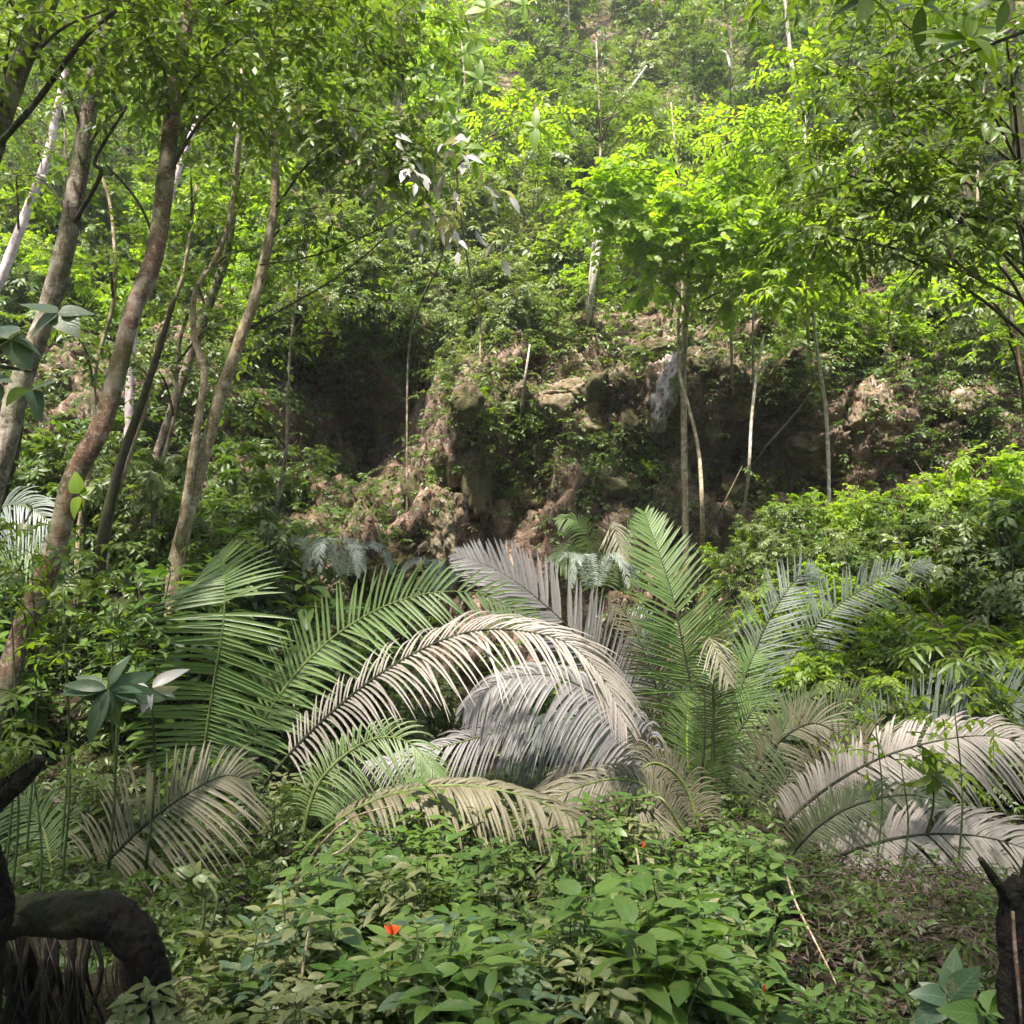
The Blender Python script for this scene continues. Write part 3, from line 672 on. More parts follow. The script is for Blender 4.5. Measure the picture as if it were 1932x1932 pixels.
# ------------------------------------------------------------------ palms
FW = .56; FN = 1.5
def frond(parent, pts, mat, L=.42, n=52, hint=(0, -.7, .7), droop=.25, W=.017, f0=.18, a0=70, a1=32, rach='rachis', r0=.014, lift=.15, miss=.02, taper=.5, label=None, nseg=6):
    """pts: (px, py, depth) along the midrib from base to tip"""
    w = V([P(*q) for q in pts]); c = spline(w, 90); n = int(n * FN); W = W * FW; gap = rg.uniform(.3, .9, 3)
    org = V(parent.location)
    ln = np.concatenate([[0], np.cumsum(np.linalg.norm(np.diff(c, axis=0), axis=1))]); tot = ln[-1]
    T_ = nrm(np.gradient(c, axis=0))
    mb = MB(); us = np.linspace(0, 1, nseg + 1)
    prof = np.sin(np.pi * np.clip(us * .93 + .05, 0, 1) ** .62) ** .7
    for side in (-1, 1):
        for k in range(n):
            if rg.uniform() < miss + .02 or any(abs((k / n) - x) < .008 for x in gap): continue
            f = f0 + (1 - f0) * (k + .5 * rg.uniform(0, .5)) / n
            s = f * tot; p = V([np.interp(s, ln, c[:, a]) for a in range(3)]); T = V([np.interp(s, ln, T_[:, a]) for a in range(3)]); T /= np.linalg.norm(T)
            h = V(hint, float); Nn = h - T * h.dot(T); Nn /= np.linalg.norm(Nn); S = np.cross(T, Nn) * side
            g = (f - f0) / (1 - f0)
            ang = math.radians(a0 + (a1 - a0) * g + rg.normal(0, 3.2) * (3 if rg.uniform() < .06 else 1))
            ll = L * (math.sin(math.pi * min(1, g * .80 + .16)) ** .7) * rg.uniform(.88, 1.06) * (rg.uniform(.5, .9) if rg.uniform() < .05 else 1)
            if g > .9: ll *= 1 - (g - .9) * taper * 6
            d = math.cos(ang) * T + math.sin(ang) * S + lift * Nn + rg.normal(0, .03, 3); d /= np.linalg.norm(d)
            cc = p + d * ll * us[:, None] + V([0, 0, -1.]) * droop * ll * (us[:, None] ** 2) * rg.uniform(.8, 1.2)
            tt = nrm(np.gradient(cc, axis=0)); bb = nrm(np.cross(np.broadcast_to(Nn, tt.shape), tt)); nn = np.cross(tt, bb)
            wd = W * prof[:, None]; wd[-1] = .001
            rows = np.stack([cc - bb * wd + nn * wd * .45, cc, cc + bb * wd + nn * wd * .45], 1)
            m = len(us); i = np.arange(m - 1) * 3
            q = np.concatenate([np.stack([i, i + 3, i + 4, i + 1], 1), np.stack([i + 1, i + 4, i + 5, i + 2], 1)])
            a = np.zeros((m, 3, 3)); a[:, :, 0] = rg.uniform(0, 1); a[:, 0, 1] = 1; a[:, 2, 1] = 1; a[:, :, 2] = us[:, None] * .15
            mb.add(rows.reshape(-1, 3), q, None, a.reshape(-1, 3))
    o = mb.build('frond', mat, parent, org)
    if label: o['label'] = label
    rb = MB(); tube(rb, c, [r0, r0 * .75, r0 * .4, .002], 6); x = rb.build('rachis', rach, o, org)
    return o
UPC = (0, -.75, .65); CAMF = (0, -1, .15); UP = (0, -.25, 1)
# left palm
b = P(430, 1560, 6.0); b = ground(b[0], 6.0)
pl_ = thing('palm', b, 'palm with tall green upright and arching fronds left of centre', 'palm')
frond(pl_, [(395, 1600, 6.0), (385, 1440, 5.9), (402, 1300, 5.8), (420, 1190, 5.7), (424, 1110, 5.8), (421, 1068, 6.1), (412, 1045, 6.5)], 'fgreen', L=.52, n=54, hint=(.1, -1, .1), W=.024, f0=.10, droop=.10, a0=93, a1=90, label='tall bright green frond facing the camera', r0=.013)
frond(pl_, [(400, 1600, 6.1), (470, 1410, 6.0), (560, 1270, 6.0), (660, 1180, 6.0), (780, 1125, 5.9), (900, 1120, 5.9), (1010, 1170, 5.8)], 'fgreen', L=.45, n=46, hint=(-.3, -1, .35), W=.020, f0=.12, droop=.18, a0=72, a1=40)
frond(pl_, [(440, 1600, 5.6), (500, 1480, 5.5), (620, 1350, 5.4), (760, 1245, 5.3), (900, 1190, 5.2), (1050, 1205, 5.0), (1130, 1270, 4.9), (1182, 1370, 4.8)], 'fpink_sheen', L=.50, n=58, hint=(.1, -.75, 1.0), W=.015, f0=.22, droop=.5, a0=62, a1=24, rach='rachisd', label='long arching frond, leaflets pale with painted sky sheen', r0=.015)
frond(pl_, [(380, 1600, 6.6), (310, 1450, 6.8), (265, 1340, 6.9), (235, 1260, 7.0), (215, 1200, 7.1)], 'fdull', L=.30, n=40, hint=(.6, -1, .2), W=.014, droop=.3, rach='rachisd')
frond(pl_, [(420, 1600, 6.3), (450, 1440, 6.3), (500, 1330, 6.4), (560, 1250, 6.6), (640, 1215, 6.7)], 'fgreen', L=.36, n=36, hint=(-.4, -1, .3), W=.015, droop=.35)
# big centre palm
b = P(1325, 1620, 6.2); b = ground(b[0], 6.3)
pc = thing('palm', b, 'large palm in the middle with silvery arching and upright green fronds', 'palm')
bx = (1325, 1640, 6.25)
frond(pc, [bx, (1318, 1480, 6.2), (1308, 1330, 6.1), (1285, 1200, 6.05), (1262, 1100, 6.1), (1215, 965, 6.3)], 'fgreen', L=.50, n=72, hint=(.15, -1, .05), W=.016, f0=.12, droop=.10, a0=70, a1=40, rach='rachisd', label='tallest green frond standing upright')
frond(pc, [(1300, 1640, 6.3), (1280, 1480, 6.2), (1250, 1340, 6.2), (1215, 1230, 6.1), (1170, 1140, 6.1)], 'fdull', L=.36, n=60, hint=(.2, -1, .1), W=.012, f0=.1, droop=.12, a0=74, a1=40, rach='rachisd')
frond(pc, [(1290, 1620, 6.6), (1245, 1430, 6.5), (1170, 1300, 6.5), (1090, 1200, 6.4), (990, 1110, 6.4), (925, 1070, 6.45), (862, 1045, 6.6)], 'fsilver_sheen', L=.50, n=72, hint=(.25, -1, .35), W=.025, f0=.2, droop=.06, a0=62, a1=34, rach='rachisd', label='silvery mauve frond leaning up to the left')
frond(pc, [(1340, 1640, 6.5), (1370, 1440, 6.5), (1405, 1290, 6.5), (1445, 1180, 6.5), (1500, 1095, 6.6), (1540, 1070, 6.8)], 'fbluish', L=.44, n=56, hint=(-.1, -1, .2), W=.011, f0=.15, droop=.1, a0=62, a1=35, rach='rachisd')
frond(pc, [(1345, 1640, 6.8), (1410, 1400, 7.0), (1490, 1240, 7.1), (1570, 1150, 7.1), (1660, 1095, 7.0), (1758, 1060, 7.0)], 'fbluish', L=.36, n=52, hint=(-.3, -1, .25), W=.015, f0=.25, droop=.1, a0=72, a1=45, label='pale bluish frond reaching up to the right')
frond(pc, [(1340, 1640, 6.1), (1345, 1430, 5.9), (1345, 1290, 5.7), (1335, 1210, 5.55), (1345, 1215, 5.4), (1375, 1290, 5.3)], 'fdull', L=.26, n=40, hint=(.0, -1, .2), W=.010, f0=.45, droop=.3, a0=60, a1=30)
frond(pc, [(1290, 1620, 6.1), (1235, 1460, 5.9), (1160, 1345, 5.8), (1060, 1280, 5.7), (960, 1280, 5.65), (880, 1330, 5.6)], 'fsilver_sheen', L=.46, n=76, hint=(0, -1, .75), W=.023, f0=.2, droop=.9, a0=62, a1=34, rach='rachisd', label='broad silvery frond arching down to the left')
frond(pc, [(1280, 1630, 6.3), (1210, 1500, 6.3), (1110, 1400, 6.2), (990, 1375, 6.1), (870, 1400, 6.0), (760, 1430, 6.0), (690, 1440, 6.0)], 'fsilver_sheen', L=.36, n=66, hint=(0, -1, .7), W=.014, f0=.2, droop=.6, a0=62, a1=34)
frond(pc, [(1290, 1640, 6.0), (1250, 1560, 5.9), (1180, 1480, 5.8), (1100, 1460, 5.7), (1020, 1490, 5.6)], 'fdull', L=.40, n=60, hint=(0, -1, .8), W=.014, f0=.1, droop=.7, a0=60, a1=35)
frond(pc, [(1345, 1640, 6.0), (1400, 1510, 5.9), (1460, 1410, 5.8), (1530, 1365, 5.7), (1590, 1395, 5.6), (1620, 1460, 5.5)], 'fdull', L=.38, n=54, hint=(-.2, -1, .4), W=.012, f0=.15, droop=.35, a0=64, a1=34, rach='rachisd')
frond(pc, [(1335, 1640, 6.2), (1350, 1480, 6.2), (1400, 1370, 6.3), (1460, 1300, 6.5), (1560, 1260, 6.8)], 'fgreen', L=.36, n=54, hint=(-.1, -1, .1), W=.011, f0=.1, droop=.2, rach='rachisd')
frond(pc, [(1320, 1640, 6.0), (1322, 1500, 5.95), (1330, 1380, 5.9), (1330, 1300, 5.9), (1335, 1230, 6.0)], 'fgreen', L=.30, n=60, hint=(0, -1, 0), W=.010, f0=.05, droop=.2, rach='rachisd')
frond(pc, [(1290, 1650, 5.9), (1270, 1500, 5.8), (1235, 1420, 5.6), (1190, 1380, 5.5)], 'fdull', L=.26, n=44, hint=(0, -1, .2), W=.009, f0=.1, droop=.35, rach='rachisd')
frond(pc, [(1290, 1640, 6.5), (1250, 1500, 6.4), (1190, 1410, 6.3), (1110, 1360, 6.2), (1020, 1365, 6.1), (960, 1420, 6.1)], 'fbluish', L=.42, n=70, hint=(0, -1, .7), W=.014, f0=.15, droop=1.0, a0=62, a1=34)
frond(pc, [(1300, 1640, 6.3), (1275, 1500, 6.2), (1235, 1380, 6.1), (1200, 1330, 6.0), (1150, 1330, 5.9)], 'fdull', L=.34, n=64, hint=(0, -1, .5), W=.011, f0=.1, droop=.8, a0=62, a1=34, rach='rachisd')
frond(pc, [(1315, 1640, 6.3), (1300, 1480, 6.3), (1262, 1330, 6.3), (1225, 1210, 6.3), (1200, 1150, 6.4)], 'fbluish', L=.34, n=66, hint=(.1, -1, 0), W=.011, f0=.1, droop=.15, a0=72, a1=40, rach='rachisd')
frond(pc, [(1335, 1640, 6.4), (1355, 1480, 6.4), (1385, 1350, 6.4), (1415, 1250, 6.45), (1450, 1190, 6.6)], 'fgreen', L=.34, n=64, hint=(0, -1, .1), W=.011, f0=.1, droop=.15, a0=70, a1=40, rach='rachisd')
frond(pc, [(1312, 1640, 6.05), (1306, 1560, 6.0), (1300, 1470, 6.0), (1296, 1390, 6.0), (1300, 1310, 6.05)], 'fgreen', L=.26, n=56, hint=(0, -1, 0), W=.009, f0=.25, droop=.1, a0=70, a1=40, rach='rachisy', label='young frond with a bright yellow-green stalk')
# low worn fronds in the middle
b = ground(*(P(560, 1600, 4.9)[:2]))
pm = thing('palm', b, 'low palm with worn tan frond arching over the middle foreground', 'palm')
frond(pm, [(560, 1620, 4.9), (620, 1560, 4.85), (720, 1505, 4.8), (850, 1482, 4.7), (980, 1500, 4.6), (1080, 1545, 4.5), (1135, 1610, 4.45), (1158, 1690, 4.4)], 'ftan', L=.27, n=58, hint=(0, -.6, 1), W=.021, f0=.15, droop=.75, a0=55, a1=30, miss=.12, label='tan insect-eaten frond arching to the right')
frond(pm, [(560, 1620, 4.9), (600, 1480, 4.95), (690, 1400, 4.95), (770, 1400, 4.9), (830, 1470, 4.8)], 'fgreen', L=.28, n=44, hint=(0, -1, .6), W=.010, droop=.5, miss=.08)
b = ground(*(P(1290, 1600, 5.1)[:2]))
pn_ = thing('palm', b, 'small palm with dull drooping fronds in front of the large palm', 'palm')
frond(pn_, [(1300, 1600, 5.1), (1230, 1560, 5.0), (1150, 1540, 4.8), (1080, 1590, 4.7), (1030, 1680, 4.6)], 'ftan', L=.32, n=54, hint=(.2, -1, .5), W=.011, f0=.1, droop=.4, a0=62, a1=34)
frond(pn_, [(1310, 1600, 5.2), (1240, 1500, 5.1), (1160, 1470, 5.0), (1060, 1500, 4.95), (990, 1560, 4.9)], 'fdull', L=.36, n=60, hint=(.1, -1, .8), W=.013, f0=.1, droop=.8, a0=62, a1=34)
frond(pn_, [(1330, 1600, 5.3), (1290, 1480, 5.3), (1230, 1440, 5.2), (1190, 1500, 5.0), (1260, 1570, 4.9)], 'fdull', L=.36, n=56, hint=(.1, -1, .5), W=.011, f0=.1, droop=.6, a0=62, a1=34)
# right palm
b = ground(*(P(1440, 1640, 5.4)[:2]))
pr_ = thing('palm', b, 'palm on the right with long pinkish grey fronds reaching past the snag', 'palm')
frond(pr_, [(1440, 1600, 5.5), (1530, 1510, 5.4), (1640, 1440, 5.3), (1760, 1400, 5.2), (1880, 1390, 5.1), (2010, 1430, 5.0)], 'fpink_sheen', L=.42, n=84, hint=(0, -1, .8), W=.015, f0=.12, droop=.5, a0=64, a1=40, rach='rachisd', label='uppermost pinkish grey frond')
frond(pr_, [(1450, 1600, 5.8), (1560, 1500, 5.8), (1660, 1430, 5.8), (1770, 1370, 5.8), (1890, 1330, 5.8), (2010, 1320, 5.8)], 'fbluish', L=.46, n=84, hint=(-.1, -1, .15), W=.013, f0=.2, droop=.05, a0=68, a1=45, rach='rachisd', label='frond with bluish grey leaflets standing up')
frond(pr_, [(1480, 1660, 5.0), (1580, 1615, 4.9), (1700, 1580, 4.8), (1820, 1575, 4.7), (1930, 1600, 4.6), (2040, 1660, 4.5)], 'fpink_sheen', L=.38, n=80, hint=(0, -1, .7), W=.014, f0=.15, droop=.45, a0=60, a1=40, miss=.05, rach='rachisd')
frond(pr_, [(1460, 1720, 4.9), (1580, 1680, 4.8), (1700, 1672, 4.7), (1800, 1690, 4.6), (1880, 1740, 4.5)], 'fdull', L=.34, n=66, hint=(0, -1, .8), W=.012, f0=.15, droop=.6, a0=60, a1=40, miss=.15, rach='rachisd')
frond(pr_, [(1430, 1600, 5.6), (1500, 1530, 5.6), (1570, 1440, 5.6), (1640, 1400, 5.5), (1740, 1410, 5.4), (1800, 1460, 5.3)], 'fdull', L=.34, n=62, hint=(0, -1, .5), W=.011, f0=.1, droop=.3, a0=64, a1=34, rach='rachisd')
frond(pr_, [(1480, 1640, 5.2), (1540, 1560, 5.2), (1600, 1520, 5.1), (1650, 1480, 5.1)], 'fdull', L=.2, n=44, hint=(0, -1, .5), W=.008, f0=.0, droop=.1, a0=74, a1=54, rach='rachisd')
frond(pr_, [(1440, 1620, 5.7), (1470, 1500, 5.7), (1520, 1400, 5.8), (1600, 1330, 5.9), (1700, 1310, 6.0)], 'fdark', L=.36, n=60, hint=(-.1, -1, .2), W=.011, f0=.12, droop=.3, a0=66, a1=38, rach='rachisd')
frond(pr_, [(1420, 1640, 5.8), (1430, 1520, 5.8), (1460, 1420, 5.9), (1500, 1340, 6.0), (1560, 1300, 6.1)], 'fdark', L=.34, n=60, hint=(-.1, -1, .1), W=.010, f0=.1, droop=.25, a0=70, a1=40, rach='rachisd')
frond(pr_, [(1470, 1640, 5.1), (1530, 1570, 5.0), (1610, 1520, 4.95), (1720, 1500, 4.9), (1800, 1530, 4.8)], 'fdark', L=.28, n=60, hint=(0, -1, .6), W=.010, f0=.1, droop=.5, a0=64, a1=40, rach='rachisd')
# low left palm
b = ground(*(P(150, 1700, 4.2)[:2]))
pf = thing('palm', b, 'low palm at lower left with brownish bent frond above the fallen log', 'palm')
frond(pf, [(130, 1730, 4.3), (190, 1640, 4.3), (270, 1560, 4.3), (350, 1500, 4.3), (420, 1465, 4.4), (470, 1470, 4.5)], 'fdull', L=.46, n=40, hint=(.05, -1, .5), W=.014, f0=.1, droop=.35, a0=72, a1=45, label='bent brownish frond with long leaflets hanging to the right', rach='rachisd')
frond(pf, [(110, 1730, 4.4), (100, 1650, 4.4), (80, 1560, 4.5), (40, 1500, 4.6), (-30, 1480, 4.7)], 'fgreen', L=.3, n=34, hint=(0, -1, .3), W=.010, droop=.4)
# back left palm and far small palm
b = ground(*(P(-60, 1150, 7.4)[:2]))
pb = thing('palm', b, 'palm at the left edge with grey-green fronds beside the red trunk', 'palm')
frond(pb, [(-60, 1150, 7.4), (-40, 1040, 7.3), (0, 960, 7.2), (60, 960, 7.1), (120, 1010, 7.0)], 'fbluish', L=.4, n=44, hint=(0, -1, .5), W=.013, droop=.5)
frond(pb, [(-60, 1150, 7.4), (-20, 1060, 7.2), (30, 1020, 7.1), (90, 1050, 7.0), (130, 1110, 6.9)], 'fgreen', L=.34, n=40, hint=(0, -1, .5), W=.012, droop=.5)
b = ground(*(P(1130, 1120, 9.3)[:2]))
ps = thing('palm', b, 'little palm at the cliff foot behind the large palm', 'palm')
for q in (((1130, 1140, 9.3), (1120, 1040, 9.2), (1090, 985, 9.1), (1050, 980, 9.0)), ((1135, 1140, 9.3), (1140, 1040, 9.2), (1155, 985, 9.0), (1175, 1060, 8.8)), ((1130, 1140, 9.3), (1160, 1050, 9.2), (1200, 990, 9.1), (1250, 1000, 9.0)), ((1130, 1140, 9.3), (1110, 1060, 9.2), (1080, 1040, 9.1), (1040, 1060, 8.9))):
    frond(ps, q, 'fgreen' if q[3][0] != 1175 else 'fdull', L=.30, n=36, hint=(0, -1, .5), W=.012, droop=.5, r0=.007, nseg=4)
b = ground(*(P(590, 1560, 5.4)[:2]))
pk = thing('palm', b, 'tiny fan of pale palm leaflets in front of the arching fronds', 'palm')
for q in (((585, 1560, 5.4), (590, 1500, 5.4), (600, 1450, 5.3)), ((585, 1560, 5.4), (560, 1510, 5.3), (530, 1490, 5.2)), ((590, 1560, 5.4), (630, 1510, 5.3), (660, 1500, 5.2))):
    frond(pk, q, 'fgreen', L=.16, n=22, hint=(0, -1, .4), W=.008, droop=.3, r0=.004, nseg=4)

# ferns at the cliff foot
for k, (px, py, y) in enumerate(((650, 1100, 8.6), (600, 1090, 8.7), (840, 1130, 8.8), (1120, 1120, 8.9))):
    b = P(px, py, y); fr = thing('fern', b, ('fern with arching grey-green fronds beside the reddish boulder', 'smaller fern left of the reddish boulder', 'fern in front of the pale tan boulder', 'fern below the little palm at the cliff foot')[k], 'fern')
    for j in range(5):
        a = j * 1.25 + k; dx = math.cos(a) * 75; dd = math.sin(a) * .35
        frond(fr, ((px, py, y), (px + dx * .5, py - 70, y + dd * .5), (px + dx, py - 60, y + dd), (px + dx * 1.25, py - 10, y + dd * 1.2)), 'fbluish', L=.10, n=26, hint=(0, -.7, 1), W=.010, droop=.3, r0=.003, nseg=3, f0=.1)

# ------------------------------------------------------------------ trees with trunks in view
def px_r(wpx, y): return wpx * .385 * y / F
def big_tree(name, lab, pts, widths, mat, crowns=(), leaf='fine', size=.085, T=T_LO, extra=(), moss=False, group=None, dens=1.0, cat='tree'):
    """pts: (px,py,depth) from foot to top. crowns: (px,py,depth,Rx,Rz,n sprays)"""
    w = V([P(*q) for q in pts]); g = ground(w[0][0], w[0][1])
    org = V([w[0][0], w[0][1], min(w[0][2], g[2])])
    r = thing(name, org, lab, cat, group)
    pts3 = np.vstack([org - V([0, 0, .1]), w]) if w[0][2] > g[2] + .15 else w
    rad = [px_r(a, q[2]) for a, q in zip(widths, pts)] if len(widths) == len(pts) else list(px_r(V(widths), pts[0][2]))
    if len(pts3) > len(w) and len(rad) == len(w): rad = [rad[0]] + rad
    mb = MB(); tube(mb, pts3, rad, 14, n=60, lump=.16); mb.build('trunk', mat, r, org)
    for e in extra:
        ep, ew, em = e
        mb = MB(); tube(mb, [P(*q) for q in ep], list(px_r(V(ew, float), ep[0][2])), 8, n=24, lump=.1); mb.build('branch', em or mat, r, org)
    if crowns:
        lv = Leaves()
        c = spline(w, 40)
        for (px, py, y, Rx, Rz, ns) in crowns:
            ctr = P(px, py, y)
            i = int(np.argmin(np.linalg.norm(c - ctr - V([0, 0, -.4]), axis=1)))
            tw = MB(); tube(tw, [c[i], (c[i] + ctr) / 2 + V([0, 0, .08]), ctr], [.014, .006], 5, n=8)
            cluster(lv, tw, ctr, (Rx, Rx * .8, Rz), int(ns * dens * 1.5), .34, 10, size)
            tw.build('branch', 'twig', r, org)
        lb = MB(); lv.flush(lb, T); lb.build('crown', leaf, r, org)
    return r
big_tree('leaning_tree', 'thick pale-brown trunk crossing the top left corner', [(-120, 900, 5.0), (-80, 560, 5.0), (-20, 300, 5.0), (40, 120, 5.0), (95, -10, 5.0), (150, -200, 5.1), (200, -500, 5.3)], [60, 54, 50, 48, 46, 40, 30], 'b_grey',
         [(60, -80, 5.2, .6, .3, 30), (250, -160, 5.0, .8, .3, 40), (20, 60, 4.6, .35, .25, 16), (200, 20, 4.8, .4, .2, 20), (500, -250, 4.6, 1.0, .3, 50), (-150, -200, 4.5, .8, .4, 40)],
         extra=[([(0, 270, 4.9), (70, 190, 4.9), (160, 70, 4.8), (220, 20, 4.8)], [16, 14, 9], 'b_dark')])
big_tree('leaning_tree', 'greyish trunk second from the left leaning right as it rises', [(-30, 1000, 6.5), (10, 840, 6.5), (40, 720, 6.5), (85, 600, 6.5), (115, 500, 6.5), (140, 380, 6.5), (165, 220, 6.5), (195, 60, 6.5), (240, -150, 6.6)], [62, 56, 50, 46, 48, 46, 42, 34, 26], 'b_grey',
         [(180, -60, 6.4, .7, .3, 40), (100, 120, 6.2, .5, .3, 26), (330, 40, 6.3, .6, .3, 36), (60, 330, 6.6, .35, .25, 12), (240, 200, 6.4, .4, .25, 16)],
         extra=[([(140, 420, 6.4), (190, 330, 6.3), (180, 300, 6.3), (240, 200, 6.2)], [12, 10, 6], 'b_dark')])
big_tree('leaning_tree', 'red-barked trunk with white lichen patches, sharply bent near its foot', [(-70, 1500, 5.0), (0, 1320, 5.05), (35, 1210, 5.1), (75, 1110, 5.1), (112, 1005, 5.1), (140, 900, 5.1), (190, 805, 5.15), (222, 700, 5.2), (250, 590, 5.25), (292, 480, 5.3), (312, 340, 5.4), (326, 200, 5.5), (350, 50, 5.6), (380, -160, 5.7)],
         [56, 54, 52, 52, 50, 52, 48, 44, 42, 44, 42, 40, 36, 26], 'b_red',
         [(380, -50, 5.6, .7, .25, 46), (480, 60, 5.4, .6, .25, 40), (300, 90, 5.2, .45, .2, 24), (600, -40, 5.5, .7, .3, 44), (430, 180, 5.3, .35, .2, 16)], leaf='fine', size=.085,
         extra=[([(300, 470, 5.3), (260, 380, 5.4), (200, 310, 5.4)], [9, 7, 4], 'b_dark')])
big_tree('forked_tree', 'pale slender trunk forking just above the green palm frond', [(330, 1090, 7.5), (342, 1020, 7.5), (385, 860, 7.5), (418, 740, 7.5), (455, 635, 7.5), (490, 530, 7.5), (517, 390, 7.5), (517, 250, 7.5), (510, 80, 7.5)], [44, 38, 30, 30, 28, 26, 22, 18, 12], 'b_pale',
         [(560, 140, 7.3, .7, .3, 46), (500, 30, 7.2, .8, .3, 46), (640, 260, 7.0, .5, .25, 30), (420, 170, 7.3, .4, .2, 20), (700, 80, 7.0, .6, .3, 40), (600, 390, 7.4, .4, .2, 14)], size=.09,
         extra=[([(340, 1030, 7.45), (358, 900, 7.4), (376, 780, 7.4), (386, 700, 7.4), (366, 635, 7.4), (368, 550, 7.4), (400, 500, 7.4), (432, 420, 7.4), (452, 260, 7.5), (455, 120, 7.6)], [26, 22, 20, 18, 16, 14, 12, 12, 10, 7], 'b_pale'),
                ([(440, 640, 7.5), (520, 590, 7.6), (640, 520, 7.7), (760, 420, 7.8)], [7, 5, 3], 'b_dark'), ([(490, 500, 7.4), (600, 480, 7.4), (720, 430, 7.3), (800, 380, 7.3)], [5, 4, 2], 'b_dark')])
big_tree('slender_tree', 'trunk painted sunlit pinkish white at the far left behind the thick trunks', [(-90, 760, 9), (-40, 620, 9), (10, 505, 9), (50, 400, 9), (88, 300, 9), (108, 205, 9), (140, 60, 9)], [24, 24, 24, 22, 20, 18, 12], 'b_sunpink',
         [(140, 60, 8.9, .6, .4, 26), (20, 200, 8.6, .5, .3, 20), (30, 330, 8.3, .25, .15, 6)])
big_tree('slender_tree', 'dark trunk rising behind the pale forked trunk', [(250, 1000, 8.3), (300, 850, 8.3), (350, 700, 8.3), (400, 560, 8.3), (430, 470, 8.3), (445, 330, 8.3), (460, 100, 8.3)], [26, 24, 24, 22, 20, 16, 12], 'b_grey',
         [(470, 300, 8.0, .5, .3, 24), (400, 420, 8.0, .4, .2, 14), (350, 500, 8.1, .3, .2, 8)])
big_tree('slender_tree', 'very thin pale stem left of the forked trunk', [(205, 990, 7.9), (240, 870, 7.9), (275, 760, 7.9), (300, 640, 7.9), (345, 520, 7.9), (370, 350, 7.9)], [16, 14, 12, 11, 9, 6], 'b_pale', [(360, 330, 7.8, .4, .3, 18)])
big_tree('slender_tree', 'leaning pink-white stem high behind the red-barked trunk', [(250, 640, 10), (290, 500, 10), (330, 340, 10), (370, 235, 10), (420, 120, 10), (450, 20, 10)], [20, 18, 17, 15, 12, 10], 'b_sunpink', [(450, 20, 9.8, .6, .3, 24)])
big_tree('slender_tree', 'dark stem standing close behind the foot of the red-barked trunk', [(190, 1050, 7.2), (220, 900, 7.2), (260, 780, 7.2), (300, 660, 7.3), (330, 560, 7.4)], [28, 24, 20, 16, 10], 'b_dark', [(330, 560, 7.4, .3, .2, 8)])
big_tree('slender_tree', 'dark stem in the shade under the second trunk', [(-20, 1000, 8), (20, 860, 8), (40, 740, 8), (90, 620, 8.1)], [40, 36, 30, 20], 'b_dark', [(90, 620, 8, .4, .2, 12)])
big_tree('slender_tree', 'thin mossy stem between the second trunk and the red-barked one', [(150, 1000, 7.6), (175, 850, 7.6), (180, 700, 7.6), (215, 560, 7.6), (210, 400, 7.6), (180, 300, 7.6)], [14, 12, 11, 10, 8, 6], 'b_pale', [(150, 640, 7.4, .35, .2, 12), (200, 470, 7.4, .4, .25, 16)])
big_tree('slender_tree', 'thin dark stem crossing behind the fork of the pale trunk', [(290, 1000, 8.0), (300, 900, 8.0), (330, 780, 8.0), (340, 640, 8.0), (400, 480, 8.0), (470, 360, 8.0)], [12, 11, 10, 9, 7, 5], 'b_grey', [(300, 700, 7.8, .35, .2, 12), (430, 600, 7.8, .4, .2, 12), (480, 470, 7.8, .4, .2, 14)])
big_tree('slender_tree', 'slim leafy tree in front of the upper left edge of the black recess', [(520, 980, 9.2), (540, 850, 9.2), (545, 700, 9.2), (560, 560, 9.2), (590, 430, 9.2)], [10, 9, 8, 7, 5], 'b_grey', [(520, 640, 9, .5, .2, 18), (620, 560, 9, .6, .2, 26), (560, 460, 9, .6, .3, 24), (450, 760, 8.8, .4, .25, 12)])
# branch with large silvery leaves over the middle
r = big_tree('slender_tree', 'slim tree whose twigs carry large silvery leaves left of centre', [(770, 690, 11.0), (790, 580, 10), (835, 480, 9), (815, 400, 8), (790, 300, 7.4), (760, 150, 7.2)], [5, 5, 5, 4, 4, 3], 'b_grey',
             [(700, 240, 7.0, .5, .3, 36), (560, 200, 7.0, .4, .25, 20), (760, 60, 7.2, .5, .3, 30), (800, 330, 7.3, .3, .25, 12)], leaf='fine', size=.10)
lv, tw = Leaves(), MB()
for px, py, n in ((740, 290, 5), (790, 330, 5), (860, 290, 3), (880, 370, 3), (880, 430, 3), (640, 250, 5), (590, 210, 4), (810, 400, 4), (700, 340, 3), (730, 60, 4), (520, 190, 2), (900, 270, 2), (770, 370, 3)):
    c = P(px, py, 6.9)
    cluster(lv, None, c, (.2, .15, .12), n + 1, .2, 3, .17, .9)
org = V(r.location); lb = MB(); lv.flush(lb, T_MD, .4); x = lb.build('sheen_leaves', 'grey', r, org); x['label'] = 'large leaves, the light they catch painted as silvery grey'
